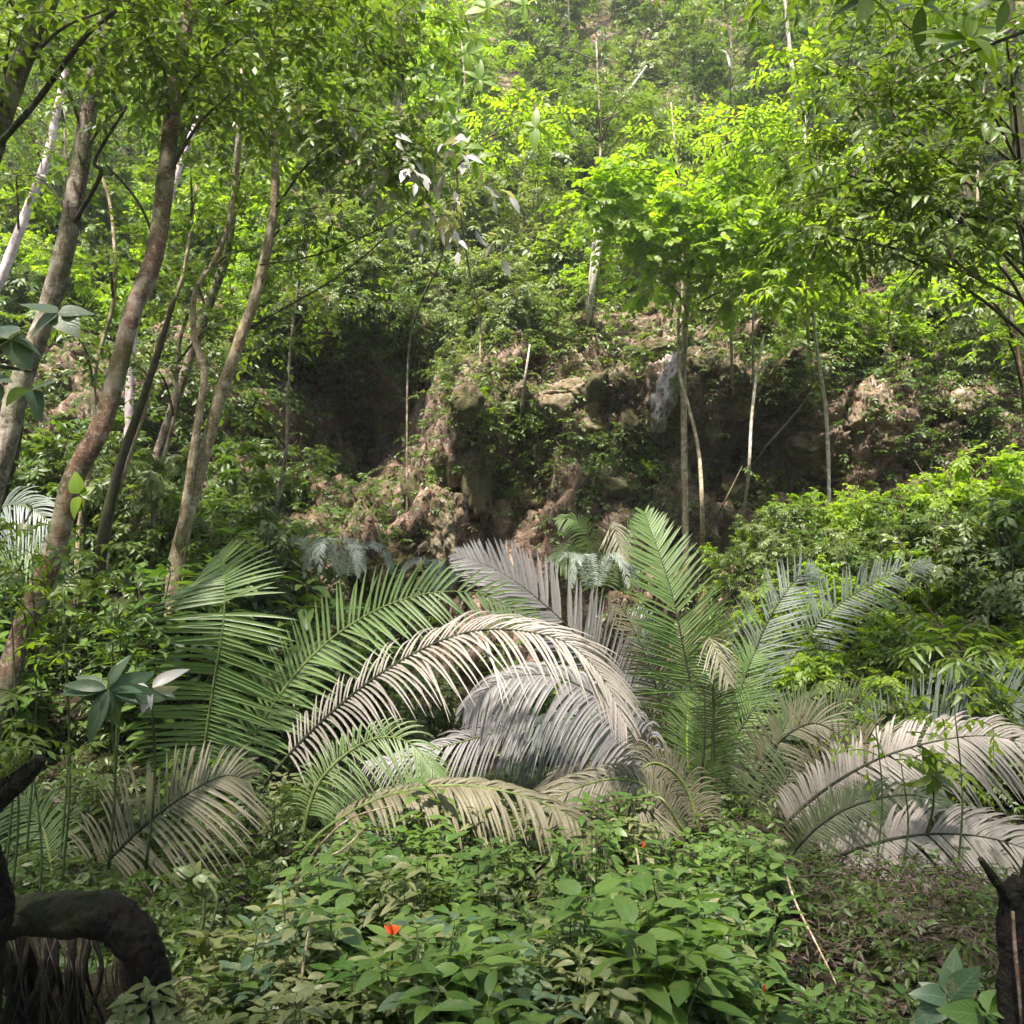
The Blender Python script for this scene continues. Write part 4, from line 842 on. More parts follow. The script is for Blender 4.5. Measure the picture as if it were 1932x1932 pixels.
# yellow-green palmate clusters top centre
r = big_tree('sapling', 'sapling with large glowing yellow-green leaves near the top centre', [(905, 600, 11.5), (880, 480, 10), (860, 300, 8.8), (870, 150, 8.4)], [5, 5, 4, 4], 'b_pale',
             [(960, 250, 9, .5, .4, 30), (1000, 220, 9, .3, .2, 16)], leaf='lime', size=.09)
org = V(r.location)
for px, py in ((880, 100), (920, 15), (800, 150), (840, 190), (905, 150), (870, 280), (900, 300), (990, 10), (860, 60), (1010, 240), (850, 235)):
    c = P(px, py, 8.2); n = 6; lv = Leaves()
    an = np.linspace(0, 6.28, n, endpoint=False) + rg.uniform(0, 1)
    D = np.stack([np.cos(an), rg.uniform(-.3, .1, n), np.sin(an) * .9 + .1], 1)
    lv.put(np.repeat(c[None], n, 0), D, np.repeat(V([[0, -1, .6]]), n, 0), rg.uniform(.16, .26, n))
    lb = MB(); lv.flush(lb, T_HI, .2); lb.build('leaf_rosette', 'lime', r, org)

# maple-green crown right of centre (lobed glowing leaves)
big_tree('sapling', 'spreading sapling with glowing bright green crown right of centre', [(1290, 760, 10.8), (1292, 640, 10.5), (1300, 520, 10.2), (1290, 420, 10.0), (1270, 340, 9.8)], [16, 14, 12, 9, 6], 'b_pale',
         [(1120, 380, 9.6, .35, .25, 26), (1190, 320, 9.6, .4, .15, 26), (1270, 400, 9.5, .55, .25, 54), (1380, 430, 9.5, .6, .25, 60), (1300, 480, 9.6, .6, .2, 44), (1180, 450, 9.5, .35, .15, 16), (1480, 470, 9.4, .5, .22, 44), (1400, 340, 9.7, .4, .2, 20), (1180, 350, 9.6, .4, .3, 24), (1330, 350, 9.8, .5, .25, 26), (1250, 530, 9.9, .5, .2, 24), (1420, 540, 9.6, .5, .2, 26)],
         leaf='lime', size=.10, T=T_LB, dens=.8)
big_tree('sapling', 'sapling with bright green lobed leaves between the glowing crown and the dark branches', [(1560, 800, 10.2), (1540, 650, 9.8), (1530, 520, 9.4), (1545, 400, 9.2)], [9, 8, 7, 5], 'b_white',
         [(1560, 430, 9.0, .5, .3, 34), (1500, 540, 9.0, .4, .15, 20), (1420, 250, 9.3, .4, .25, 24), (1540, 290, 9.2, .5, .3, 34), (1500, 130, 9.2, .25, .12, 16)], leaf='lime', size=.11, T=T_MD)
# dark overhanging branches on the right
big_tree('overhanging_tree', 'dark green tree reaching in over the right side, with a purplish trunk at the edge', [(1975, 1050, 6), (1960, 700, 6), (1935, 420, 6), (1915, 200, 6), (1905, 0, 6), (1900, -200, 6)], [34, 32, 30, 28, 24, 18], 'b_dark',
         [(1820, 150, 5.4, .5, .3, 40), (1700, 250, 5.2, .5, .25, 44), (1600, 330, 5.2, .4, .2, 36), (1760, 380, 5.3, .5, .25, 44), (1880, 330, 5.3, .4, .25, 30), (1620, 130, 5.3, .4, .2, 30), (1700, 40, 5.2, .45, .2, 30), (1850, 470, 5.4, .35, .15, 22), (1560, 440, 5.4, .3, .15, 16), (1690, 480, 5.3, .35, .12, 20), (1900, 80, 5, .3, .2, 14), (1500, -120, 4.8, .7, .2, 36)],
         leaf='fine', size=.085, T=T_MD, dens=.72,
         extra=[([(1935, 420, 5.9), (1850, 410, 5.6), (1740, 390, 5.4), (1640, 340, 5.3)], [12, 9, 5], 'b_dark'), ([(1925, 330, 5.9), (1800, 430, 5.5), (1700, 540, 5.3)], [9, 6, 3], 'b_dark'),
                ([(1930, 40, 5.9), (1860, 80, 5.6), (1760, 120, 5.4), (1640, 180, 5.3)], [10, 7, 4], 'b_grey'), ([(1780, 430, 5.4), (1800, 490, 5.3), (1860, 530, 5.2)], [9, 8, 5], 'b_red')])
big_tree('sapling', 'thin reddish sapling with yellow-green leaves at the right edge', [(1940, 900, 7.2), (1925, 700, 7), (1905, 580, 7), (1895, 500, 7), (1890, 400, 7)], [10, 9, 8, 7, 5], 'b_red',
         [(1860, 560, 6.8, .25, .12, 10), (1900, 640, 6.8, .2, .12, 8)], leaf='lime', size=.09)
# near leaf rosette top right and broad leaf at top
def rosette(name, lab, px, py, y, mat, n, L, T, spread=(1, .3, .8), stem=None, cat='plant', tilt=.0, hint=(0, -1, .6), smat='stem'):
    c = P(px, py, y); st = P(*stem) if stem else ground(c[0], c[1] + .1)
    r = thing(name, st, lab, cat)
    tw = MB(); tube(tw, [st, (st + c) / 2 + V([.03, 0, .02]), c], [.008, .004], 6, n=10); tw.build('stem', smat, r, st)
    n = int(n * 1.6); an = np.linspace(0, 4 * math.pi, n, endpoint=False) + rg.uniform(0, .7) + rg.normal(0, .3, n)
    D = np.stack([np.cos(an) * spread[0], rg.uniform(-1, 1, n) * spread[1], np.sin(an) * spread[2] + tilt], 1)
    lb = MB(); place(lb, T, np.repeat(c[None], n, 0) + D * .01, D, np.repeat(V([hint], float), n, 0), L * rg.uniform(.5, 1.1, n), .45)
    lb.build('leaves', mat, r, st); return r
def over_branch(lab, pts, rosettes, mat, L, T, smat='twig'):
    w = [P(*q) for q in pts]; r = thing('overhanging_branch', w[0], lab, 'branch')
    mb = MB(); tube(mb, w, [.016, .005], 7, n=20); mb.build('twig', smat, r, w[0])
    lb = MB()
    for px, py, y, n, tz in rosettes:
        c = P(px, py, y); an = np.linspace(0, 6.28, n, endpoint=False) + rg.uniform(0, 1)
        D = np.stack([np.cos(an), rg.uniform(-.5, .3, n), np.sin(an) * .55 + tz], 1)
        place(lb, T, np.repeat(c[None], n, 0), D, np.repeat(V([[0, -.7, .8]]), n, 0), L * rg.uniform(.7, 1.1, n), .25)
    lb.build('leaves', mat, r, w[0]); return r
over_branch('branch tip with a large bright green leaf rosette in the top right corner', [(2100, 10, 3.6), (1960, 50, 3.5), (1830, 100, 3.4)], [(1825, 75, 3.4, 9, .25)], 'lime', .19, T_HI)
over_branch('branch with big dark leaves poking down from the top edge on the right', [(1760, -160, 3.4), (1700, -80, 3.4), (1650, -10, 3.4)], [(1640, -5, 3.4, 6, -.1), (1740, 10, 3.5, 5, 0), (1900, 0, 3.4, 5, 0)], 'dark', .2, T_HI)
over_branch('near twig with broad greyish leaves at the left edge', [(-160, 640, 3.2), (-60, 680, 3.1), (60, 700, 3.0)], [(20, 640, 3.0, 6, 0), (110, 590, 3.1, 4, -.2), (60, 735, 2.9, 3, -.1), (-20, 720, 3.0, 4, 0)], 'blue', .14, T_HW)
# sapling stems on the cliff
def stem_line(lab, pts, w, mat, name='sapling', cat='sapling', leafm='fine', tips=10, size=.07):
    q = [P(*a) for a in pts]; h0, _ = hit(pts[0][0], pts[0][1])
    if abs(h0[1] - pts[0][2]) < 4: q[0] = h0 + V([0, .03, -.05])
    if name == 'vine': h1, _ = hit(pts[2][0], pts[2][1]); q = [h0, (h0 + h1) / 2 + V([.04, -.12, -.1]), h1]
    r = thing(name, q[0], lab, cat)
    mb = MB(); tube(mb, q, list(px_r(V(w, float), pts[0][2])), 7, n=30, lump=.12); mb.build('stem', mat, r, q[0])
    if tips:
        lv, tw = Leaves(), MB(); c = spline(q, 30)
        for k in range(tips): spray(lv, tw, c[-1 - int(rg.integers(0, 8))], rg.normal(0, 1, 3) * V([1, 1, .4]), .28, 8, size)
        lb = MB(); lv.flush(lb, T_LO); lb.build('foliage', leafm, r, q[0]); tw.build('twig', 'twig', r, q[0])
    return r
stem_line('brownish stem hanging straight down the cliff above the tall green frond', [(1328, 1080, 9.6), (1325, 960, 9.8), (1318, 850, 10), (1300, 770, 10.1), (1282, 700, 10.2), (1280, 600, 10.3)], [11, 11, 9, 9, 8], 'b_pale', tips=8)
stem_line('straight white stem to the right of the brownish stem', [(1400, 980, 9.6), (1412, 900, 9.7), (1418, 790, 9.7), (1430, 690, 9.8), (1442, 630, 9.9)], [8, 8, 8, 7, 4], 'b_white', tips=3)
stem_line('white stem under the glowing green crown', [(1384, 740, 10.4), (1380, 640, 10.4), (1382, 520, 10.4)], [9, 8, 6], 'b_white', tips=6, leafm='lime')
stem_line('second thinner white stem under the glowing crown', [(1425, 780, 10.4), (1420, 650, 10.4), (1424, 530, 10.4)], [7, 6, 4], 'b_white', tips=6, leafm='lime')
stem_line('double white stem rising through the middle of the slope', [(1108, 620, 11.4), (1118, 540, 11.4), (1130, 460, 11.4), (1142, 340, 11.4)], [12, 14, 18, 9], 'b_white', tips=8)
stem_line('twin of the double white stem, slightly to its left', [(1102, 630, 11.5), (1112, 540, 11.5), (1122, 440, 11.5), (1128, 350, 11.6)], [7, 9, 9, 5], 'b_white', tips=4)
stem_line('short bare white stem on the rock left of the long ledge', [(985, 770, 10.6), (990, 720, 10.6), (1000, 650, 10.6)], [7, 7, 5], 'b_white', tips=2)
stem_line('oblique thin stem leaning from the recess to the upper right', [(1405, 900, 9.9), (1440, 850, 10), (1500, 780, 10.1), (1560, 700, 10.2)], [6, 5, 3], 'twig', tips=3)
stem_line('thin stem rising obliquely from the green bushes', [(1330, 1010, 9.5), (1360, 960, 9.5), (1400, 880, 9.6)], [5, 5, 3], 'twig', tips=2)
stem_line('white forked stem high on the slope at upper right', [(1495, 330, 15), (1500, 200, 15), (1490, 90, 15), (1478, -20, 15)], [12, 11, 10, 8], 'b_white', tips=10, size=.12)
stem_line('thin bare white pole to the right of the notch', [(1530, 380, 13), (1522, 300, 13), (1518, 220, 13)], [10, 9, 7], 'b_white', tips=4)
stem_line('bent white stem high on the slope right of centre', [(1376, 200, 16), (1378, 140, 16), (1372, 105, 16), (1362, 95, 16)], [7, 6, 4], 'b_white', tips=0)
stem_line('white dead stick leaning high in the middle', [(1175, 185, 15), (1195, 160, 15), (1220, 125, 15)], [8, 8, 6], 'b_white', tips=0)
stem_line('slim stem at the foot of the dark crown', [(1525, 640, 10.4), (1524, 560, 10.4), (1528, 480, 10.4)], [8, 7, 5], 'b_pale', tips=5)
for k, (a, b_, c_) in enumerate((((775, 620), (770, 700), (790, 800)), ((985, 730), (1010, 790), (960, 860)), ((1090, 640), (1075, 740), (1095, 830)), ((650, 620), (640, 700), (655, 790)), ((700, 810), (760, 850), (800, 900)), ((1250, 700), (1280, 790), (1240, 900)), ((860, 640), (850, 740), (880, 830)), ((1180, 590), (1170, 690), (1190, 800)), ((1650, 860), (1700, 800), (1760, 770)), ((1600, 880), (1640, 800), (1650, 720)))):
    stem_line('thin bare vine hanging down the rock face', [(a[0], a[1], 10.6), (b_[0], b_[1], 10.4), (c_[0], c_[1], 10.5)], [2.5, 2.5, 2], 'b_grey' if k % 2 else 'twig', name='vine', cat='vine', tips=0)['group'] = 'bare vines hanging on the cliff'

for k, pts in enumerate((((1475, 1620, 4.0), (1500, 1700, 3.6), (1545, 1790, 3.3), (1580, 1860, 3.1)), ((560, 1660, 3.9), (600, 1600, 3.8), (660, 1545, 3.7), (740, 1520, 3.7)), ((585, 1700, 3.8), (590, 1640, 3.7), (650, 1600, 3.6), (690, 1560, 3.6)),
        ((1200, 1600, 4.0), (1215, 1680, 3.6), (1240, 1760, 3.3)), ((560, 1930, 2.7), (575, 1800, 2.75), (590, 1720, 2.8)), ((285, 1980, 2.7), (330, 1860, 2.7), (400, 1840, 2.7)))):
    w_ = [P(*q) for q in pts]
    mb = MB(); tube(mb, w_, [.006, .003], 6, n=20); o = mb.build('dry_stalk', 'b_pale', None, w_[0])
    tag(o, ('long yellowish cane leaning down through the herbs at the foot of the large palm', 'pale bent stalk in front of the worn tan frond', 'second pale bent stalk just below the first, by the tan frond', 'thin pale cane among herbs under the small red flower', 'thin upright stalk left of the bright red flower', 'pale stalk beside the lower end of the log')[k], 'stalk')
# ------------------------------------------------------------------ logs and snags, dark foreground wood
def wood(name, lab, cat, parts, mat='b_log'):
    o0 = P(*parts[0][0][0]); r = thing(name, o0, lab, cat)
    for k, (pts, w) in enumerate(parts):
        mb = MB(); tube(mb, [P(*q) for q in pts], list(px_r(V(w, float), pts[0][2])), 64, n=260, lump=.5, rough=.9)
        mb.build('log' if k == 0 else 'branch_stub', mat, r, o0)
    return r
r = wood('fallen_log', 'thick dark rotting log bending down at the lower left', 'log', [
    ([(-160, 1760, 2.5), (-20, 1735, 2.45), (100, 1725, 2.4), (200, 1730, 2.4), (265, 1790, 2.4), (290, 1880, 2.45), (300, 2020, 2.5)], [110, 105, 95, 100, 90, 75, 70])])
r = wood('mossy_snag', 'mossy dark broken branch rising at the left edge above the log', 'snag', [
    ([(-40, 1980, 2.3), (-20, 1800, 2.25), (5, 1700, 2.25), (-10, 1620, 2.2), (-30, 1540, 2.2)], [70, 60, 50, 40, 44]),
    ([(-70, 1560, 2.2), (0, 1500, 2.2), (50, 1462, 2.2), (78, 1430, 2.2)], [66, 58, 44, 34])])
lv = Leaves()
for k in range(500):
    p = P(rg.uniform(-20, 50), rg.uniform(0, 1), 2.16); t = rg.uniform(); px = -20 + 75 * t; py = 1480 - 62 * t + rg.uniform(-8, 14)
    lv.put(P(px, py, 2.165 + rg.uniform(0, .04))[None], rg.normal(0, 1, (1, 3)) + V([[0, -.4, .8]]), rg.normal(0, 1, (1, 3)), V([.012]))
lb = MB(); lv.flush(lb, T_LO); lb.build('moss', 'moss', r, V(r.location))
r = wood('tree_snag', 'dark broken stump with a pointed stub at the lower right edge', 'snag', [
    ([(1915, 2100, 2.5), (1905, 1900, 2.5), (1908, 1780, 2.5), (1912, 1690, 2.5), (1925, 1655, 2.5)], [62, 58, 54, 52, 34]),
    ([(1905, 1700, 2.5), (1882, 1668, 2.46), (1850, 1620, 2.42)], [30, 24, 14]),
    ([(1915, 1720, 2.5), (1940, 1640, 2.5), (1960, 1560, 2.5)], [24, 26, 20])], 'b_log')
mb = MB(); tube(mb, [P(1911, 1720, 2.40), P(1915, 1790, 2.40), P(1922, 1860, 2.40), P(1926, 1930, 2.40)], [.004, .006, .003], 6, n=12); mb.build('torn_strip', 'b_red', r, V(r.location))
# roots / hanging rootlets under the log
r = thing('root_tangle', P(120, 1950, 2.7), 'tangle of thin brown roots under the log, near-black ones added as shade', 'roots')
mb = MB()
for k in range(26):
    x = rg.uniform(-20, 250); tube(mb, [P(x, 1770, 2.62), P(x + rg.uniform(-20, 30), 1850, 2.55), P(x + rg.uniform(-30, 50), 1980, 2.6)], [.0022, .0012], 4, n=8)
mb.build('rootlets', 'b_dark', r, V(r.location))
for k in range(34):  # near-black roots added to fill the space so it reads as shade
    x = rg.uniform(-60, 290); y = rg.uniform(2.62, 2.95); mb = MB(); w_ = rg.uniform(.006, .026)
    tube(mb, [P(x, 1745, y), P(x + rg.uniform(-30, 40), 1840, y - .05), P(x + rg.uniform(-60, 70), 1990, y)], [w_, w_ * .6], 7, n=16, lump=.5); mb.build('root', 'b_log', r, V(r.location))
# bare dark soil bank under the log, and mound under right fronds
def mound(name, lab, px, py, y, size, mat, seed):
    c = P(px, py, y); bm = bmesh.new(); bmesh.ops.create_icosphere(bm, subdivisions=5, radius=1)
    v = V([q.co[:] for q in bm.verts]); q = [[w.index for w in f.verts] for f in bm.faces]; bm.free()
    d = 1 + .7 * fbm(v * 1.5 + seed, 3) + .22 * fbm(v * 4 + seed, 4, .6, True)
    mb = MB(); mb.add(v * d[:, None] * V(size) + c, None, q); return tag(mb.build(name, mat, None, c), lab, 'mound')
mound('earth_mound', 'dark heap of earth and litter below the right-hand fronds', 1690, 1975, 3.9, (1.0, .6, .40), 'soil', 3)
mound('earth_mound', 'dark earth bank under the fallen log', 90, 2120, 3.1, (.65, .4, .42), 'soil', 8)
# litter
def litter(lab, n, fn, mat, size, T=T_LO):
    lv = Leaves()
    for k in range(n):
        p, nn = fn(); d = rg.normal(0, 1, 3); d -= nn * d.dot(nn) * .8
        lv.put((p + nn * .015)[None], d[None], (nn + rg.normal(0, .5, 3))[None], V([size * rg.uniform(.5, 1.3)]))
    lb = MB(); lv.flush(lb, T); tag(lb.build('leaf_litter', mat), lab, 'leaf litter', None, 'stuff')
def on_view(x0, y0, x1, y1): return lambda: hit(rg.uniform(x0, x1), rg.uniform(y0, y1))
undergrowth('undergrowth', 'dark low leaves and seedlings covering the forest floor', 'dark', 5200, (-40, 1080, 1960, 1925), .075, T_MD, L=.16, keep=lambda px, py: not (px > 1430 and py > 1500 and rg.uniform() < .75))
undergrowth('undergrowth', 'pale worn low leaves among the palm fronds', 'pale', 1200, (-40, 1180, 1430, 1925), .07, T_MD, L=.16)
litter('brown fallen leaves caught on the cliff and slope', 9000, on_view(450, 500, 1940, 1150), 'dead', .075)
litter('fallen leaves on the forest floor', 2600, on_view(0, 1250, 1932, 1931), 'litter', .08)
litter('pale fallen leaves on the ledges of the cliff', 3000, on_view(900, 600, 1800, 900), 'ftan', .06)
# litter over the right mound: dead sprigs
dg = bpy.context.evaluated_depsgraph_get
lv = Leaves()
for k in range(5200):
    a = rg.uniform(0, 6.28); e = rg.uniform(.0, 1) ** .7; c = P(1690, 1975, 3.9)
    u = V([math.cos(a) * (1 - e * e) ** .5, -abs(math.sin(a)) * (1 - e * e) ** .5, e])
    p = c + u * V([1.05, .63, .42]) * rg.uniform(.98, 1.12)
    lv.put(p[None], (rg.normal(0, 1, 3))[None], (u + rg.normal(0, .6, 3))[None], V([rg.uniform(.015, .07)]))
lb = MB(); lv.flush(lb, T_ND); tag(lb.build('leaf_litter', 'litter'), 'dead leaves and sprigs heaped below the right-hand fronds', 'leaf litter', None, 'stuff')
for nm_, mt_, n_, sz_, lb_ in (('undergrowth', 'litter', 320, .045, 'dry brown twigs and sprigs tangled on the dark heap at lower right'), ('undergrowth', 'dark', 260, .045, 'dark small sprigs growing through the litter heap at lower right')):
    lv, tw = Leaves(), MB()
    for k in range(n_):
        px = rg.uniform(1400, 1960); py = rg.uniform(1690, 1935); y = rg.uniform(3.0, 4.6); c = P(px, py, y); g = ground(c[0], y)
        hh = .22 * max(0, 1 - ((c[0] - P(1690, 1800, 3.9)[0]) / 1.1) ** 2 - ((y - 3.9) / .75) ** 2) ** .5
        p = g + V([0, 0, hh * rg.uniform(.5, 1.1) + .03])
        spray(lv, tw, p, V([rg.normal(), rg.normal(), rg.uniform(0, .8)]), .18 * rg.uniform(.5, 1.6), 7, sz_, .4, twig=.0025)
    lb = MB(); lv.flush(lb, T_ND if mt_ == 'litter' else T_MD, .4); o = lb.build(nm_, mt_); tag(o, lb_, 'undergrowth', None, 'stuff'); tw.build('twig', 'twig', o)
# dead fronds on mound
b = P(1560, 1800, 4.0); pd = thing('dead_frond', b, 'fallen dry brown frond with comb-like leaflets under the right palm', 'frond')
frond(pd, [(1500, 1760, 4.2), (1600, 1742, 4.1), (1720, 1750, 4.0), (1830, 1790, 3.9)], 'ftan', L=.25, n=40, hint=(0, -1, .8), W=.009, f0=.1, droop=.5, miss=.2, rach='rachisd')
b = P(1400, 1780, 4.0); pd = thing('dead_frond', b, 'second dry brown frond lying across the dark litter heap', 'frond')
frond(pd, [(1460, 1740, 4.3), (1560, 1770, 4.0), (1680, 1810, 3.8), (1800, 1870, 3.6)], 'dead', L=.25, n=44, hint=(0, -.6, 1), W=.009, f0=.1, droop=.3, miss=.2, rach='rachisd')

# ------------------------------------------------------------------ foreground herbs
def herb(name, h, npair, L, T, mat, lab, nst=3, spread=.16, droop=.25, flower=0, petiole=.03, whorl=2, cat='herb'):
    r = thing(name, (0, 0, -100), lab, cat); tw = MB(); O, D, Nn, S = [], [], [], []
    fl = MB()
    for s in range(nst):
        a = rg.uniform(0, 6.28); k = spread * rg.uniform(.3, 1); hh = h * rg.uniform(.7, 1.02)
        top = V([math.cos(a) * k, math.sin(a) * k, hh])
        pts = spline([(0, 0, -.05), top * V([.35, .35, .5]) + rg.normal(0, .01, 3), top], 16)
        tube(tw, pts, [.006, .003], 5)
        ph = rg.uniform(0, 3)
        for j in range(npair):
            f = .22 + .78 * (j + 1) / npair; p = pts[min(15, int(f * 15.99))]
            for w in range(whorl if j < npair - 1 else whorl + 2):
                an = ph + j * 1.57 + w * 2 * math.pi / (whorl if j < npair - 1 else whorl + 2) + rg.normal(0, .15)
                d = V([math.cos(an), math.sin(an), rg.uniform(-.25, .35) + (.25 if j == npair - 1 else 0)])
                q = p + d * petiole; tube(tw, [p, q], [.002, .0015], 3, cap=False)
                O.append(q); D.append(d); Nn.append(V([0, 0, 1.]) + d * .1); S.append(L * rg.uniform(.75, 1.2) * (.65 + .4 * math.sin(math.pi * (j + .8) / (npair + .6))))
        if flower and s == 0:
            for z in range(9):
                d = V([rg.normal(0, .5), rg.normal(0, .5), 1.]); place(fl, T_MD, (top + V([0, 0, .01 + .004 * z]))[None], d[None], rg.normal(0, 1, (1, 3)), V([flower]), .1)
    tw.build('stem', 'stem', r)
    lb = MB(); place(lb, T, O, D, Nn, V(S), .22); lb.build('foliage', mat, r)
    if flower: fl.build('flower', 'red', r)
    return r
HB = []
specs = [(.62, 5, .17, T_HB, 'herb', 3), (.8, 6, .15, T_HB, 'herb', 4), (.5, 4, .14, T_HI, 'herb', 4), (.7, 6, .12, T_HI, 'herbdry', 5), (.45, 4, .11, T_HW, 'herbdry', 5), (.85, 7, .16, T_HI, 'herbdry', 4), (.6, 6, .10, T_HI, 'blue', 6), (.75, 6, .09, T_HI, 'herb', 6)]
for h, n, L, T, mt, ns in specs:
    for v_ in range(2): HB.append((herb('herb', h, n, L, T, mt, '', ns), h, mt, L))
protos_hidden += [q[0] for q in HB]
HW = {'herb': 'green', 'herbdry': 'pale worn', 'blue': 'bluish green'}
def cam_x(px, y): return (px - 966) / F * y
n_h = 0
def herbs(n, x0, x1, y0, y1, top, kinds, where, smin=.7, smax=1.15):
    """top(px): highest row the plants may reach"""
    global n_h
    for k in range(n):
        px = rg.uniform(x0, x1); y = y0 + (y1 - y0) * (k + rg.uniform()) / n
        g = ground(cam_x(px, y), y); q = HB[kinds[int(rg.integers(0, len(kinds)))]]
        s = rg.uniform(smin, smax) * rg.choice([.7, .85, 1, 1]); lim = top(px, y) + rg.uniform(-30, 70)
        if (abs(px - 742) < 75 and y < 3.3) or (abs(px - 1210) < 50 and y < 4.4 and y > 3.6) or (abs(px - 1425) < 50 and y < 3): lim += 110
        zt = P(px, lim, y)[2] - g[2]
        if zt < q[1] * .35: continue
        s = min(s, zt / q[1])
        sz_ = 'large' if q[3] > .13 else 'small'
        dup(q[0], g, rg.uniform(0, 6.28), s, f'{HW[q[2]]} {sz_}-leaved herb {where}', f'{HW[q[2]]} {sz_}-leaved herbs {where}', (rg.normal(0, .08), rg.normal(0, .08)))
        n_h += 1
ALLG = [0, 1, 2, 3, 4, 5, 14, 15]; DRY = [6, 7, 8, 9, 10, 11]; BL = [12, 13]
tp = lambda px, y: np.interp(px, [280, 500, 640, 800, 1000, 1200, 1420, 1500], [1790, 1640, 1600, 1560, 1640, 1600, 1600, 1720]) + max(0, (4.2 - y)) * 75
herbs(170, 600, 1440, 2.4, 5.2, tp, ALLG + [6, 7, 12], 'in the thick carpet at the bottom centre', .8, 1.25)
herbs(90, 330, 800, 2.6, 5.4, tp, DRY + [0, 1, 12, 13], 'left of centre in front of the palms', .7, 1.15)
herbs(36, 1050, 1460, 4.0, 5.2, lambda px, y: 1575, ALLG, 'at the foot of the large palm', .8, 1.2)
herbs(26, 280, 700, 2.3, 2.8, lambda px, y: 1860, DRY, 'along the bottom edge right of the log', .6, .9)
herbs(60, -40, 620, 4.6, 6.6, lambda px, y: 1480, DRY + BL + [2, 3], 'on the left among the palm fronds', .8, 1.2)
herbs(60, 620, 1250, 5.2, 6.6, lambda px, y: 1500, DRY + BL + [2, 3], 'in the middle among the palm fronds', .7, 1.1)
herbs(50, -60, 460, 6.2, 8.0, lambda px, y: 1080, BL + [0, 1, 2, 3, 14, 15], 'around the feet of the left trunks', 1.1, 1.8)
herbs(60, 400, 720, 7.6, 9.7, lambda px, y: 960, BL + [2, 3, 9, 14], 'beside the black recess', 1.1, 1.9)
herbs(50, 480, 1300, 6.8, 9.6, lambda px, y: 1130, BL + [2, 3, 9, 14], 'along the foot of the cliff', .7, 1.3)
herbs(40, 1430, 1930, 4.2, 5.6, lambda px, y: 1760, BL + [2, 9, 14], 'in the shade of the right-hand fronds', .5, .8)
herbs(16, 700, 1250, 4.4, 5.0, lambda px, y: 1500, ALLG + DRY, 'in front of the worn tan frond', .9, 1.3)
herbs(16, 1400, 1560, 4.6, 5.4, lambda px, y: 1620, BL + [2, 3], 'between the large palm and the right palm', .9, 1.3)
herbs(24, 1280, 1760, 2.6, 3.2, lambda px, y: 1850 - (px < 1400) * 60, ALLG, 'at the bottom right', .6, .9)
# special ones
def special(kind, px, y, top, lab, name='herb'):
    q = HB[kind]; g = ground(cam_x(px, y), y); s = (P(px, top, y)[2] - g[2]) / q[1]
    return dup(q[0], g, rg.uniform(0, 6.28), s, lab)
def flower_herb(px, y, top, lab, fs):
    h0 = herb('flowering_herb', .7, 5, .2, T_HB, 'herb', lab, 1, .02, flower=fs, whorl=3)
    g = ground(cam_x(px, y), y); h0.location = g; h0.scale = ((P(px, top, y)[2] - g[2]) / .72,) * 3
flower_herb(742, 2.9, 1705, 'large-leaved herb carrying a bright red flower at the bottom centre', .055)
flower_herb(1210, 4.2, 1560, 'herb with a small red flower at the foot of the large palm', .03)
flower_herb(1425, 2.7, 1830, 'herb with a thin red bud near the bottom edge right of centre', .022)
special(13, 1000, 2.6, 1790, 'bluish green small-leaved herb in the bottom centre between the green ones')
rosette('broad_leaved_plant', 'plant with big bluish and pinkish leaves in front of the left palm frond', 205, 1300, 4.0, 'blue', 10, .24, T_HI, (1, .4, .45), (205, 1640, 4.1))
rosette('broad_leaved_plant', 'pinkish grey worn leaves with a reddish tip beside the left palm', 285, 1300, 4.05, 'grey', 5, .17, T_HI, (1, .4, .6), (275, 1640, 4.2))
rosette('broad_leaved_plant', 'broad bluish leaves at the bottom right edge', 1790, 1885, 2.6, 'blue', 6, .13, T_HW, (1, .5, .5), None, tilt=.0)
rosette('broad_leaved_plant', 'second tuft of broad bluish leaves at the bottom right corner', 1860, 1915, 2.5, 'herb', 6, .12, T_HW, (1, .5, .5), None)
rosette('broad_leaved_plant', 'pair of yellowish upright leaves in front of the red-barked trunk', 150, 935, 4.7, 'lime', 4, .13, T_HW, (.5, .3, .9), (150, 1080, 4.8), tilt=.5)
rosette('vine_leaves', 'heart-shaped grey leaves hanging beside the fallen log', 395, 1760, 2.9, 'herbdry', 8, .085, T_HW, (.8, .3, .5), (390, 1660, 3.0), tilt=-.7)
rosette('vine_leaves', 'pale green rounded leaves above the heart-shaped grey ones', 370, 1650, 3.2, 'herbdry', 8, .085, T_HW, (1, .4, .4), (370, 1800, 3.2))
rosette('broad_leaved_plant', 'glossy leafy shoot under the right palm fronds', 1760, 1465, 4.6, 'fine', 8, .2, T_HI, (1, .4, .5), (1740, 1600, 4.8))
rosette('pale_bracts', 'pair of cream hanging bracts left of the red-barked trunk', 48, 985, 4.6, 'white', 3, .06, T_HW, (.5, .2, .2), (50, 950, 4.6), tilt=-.9)
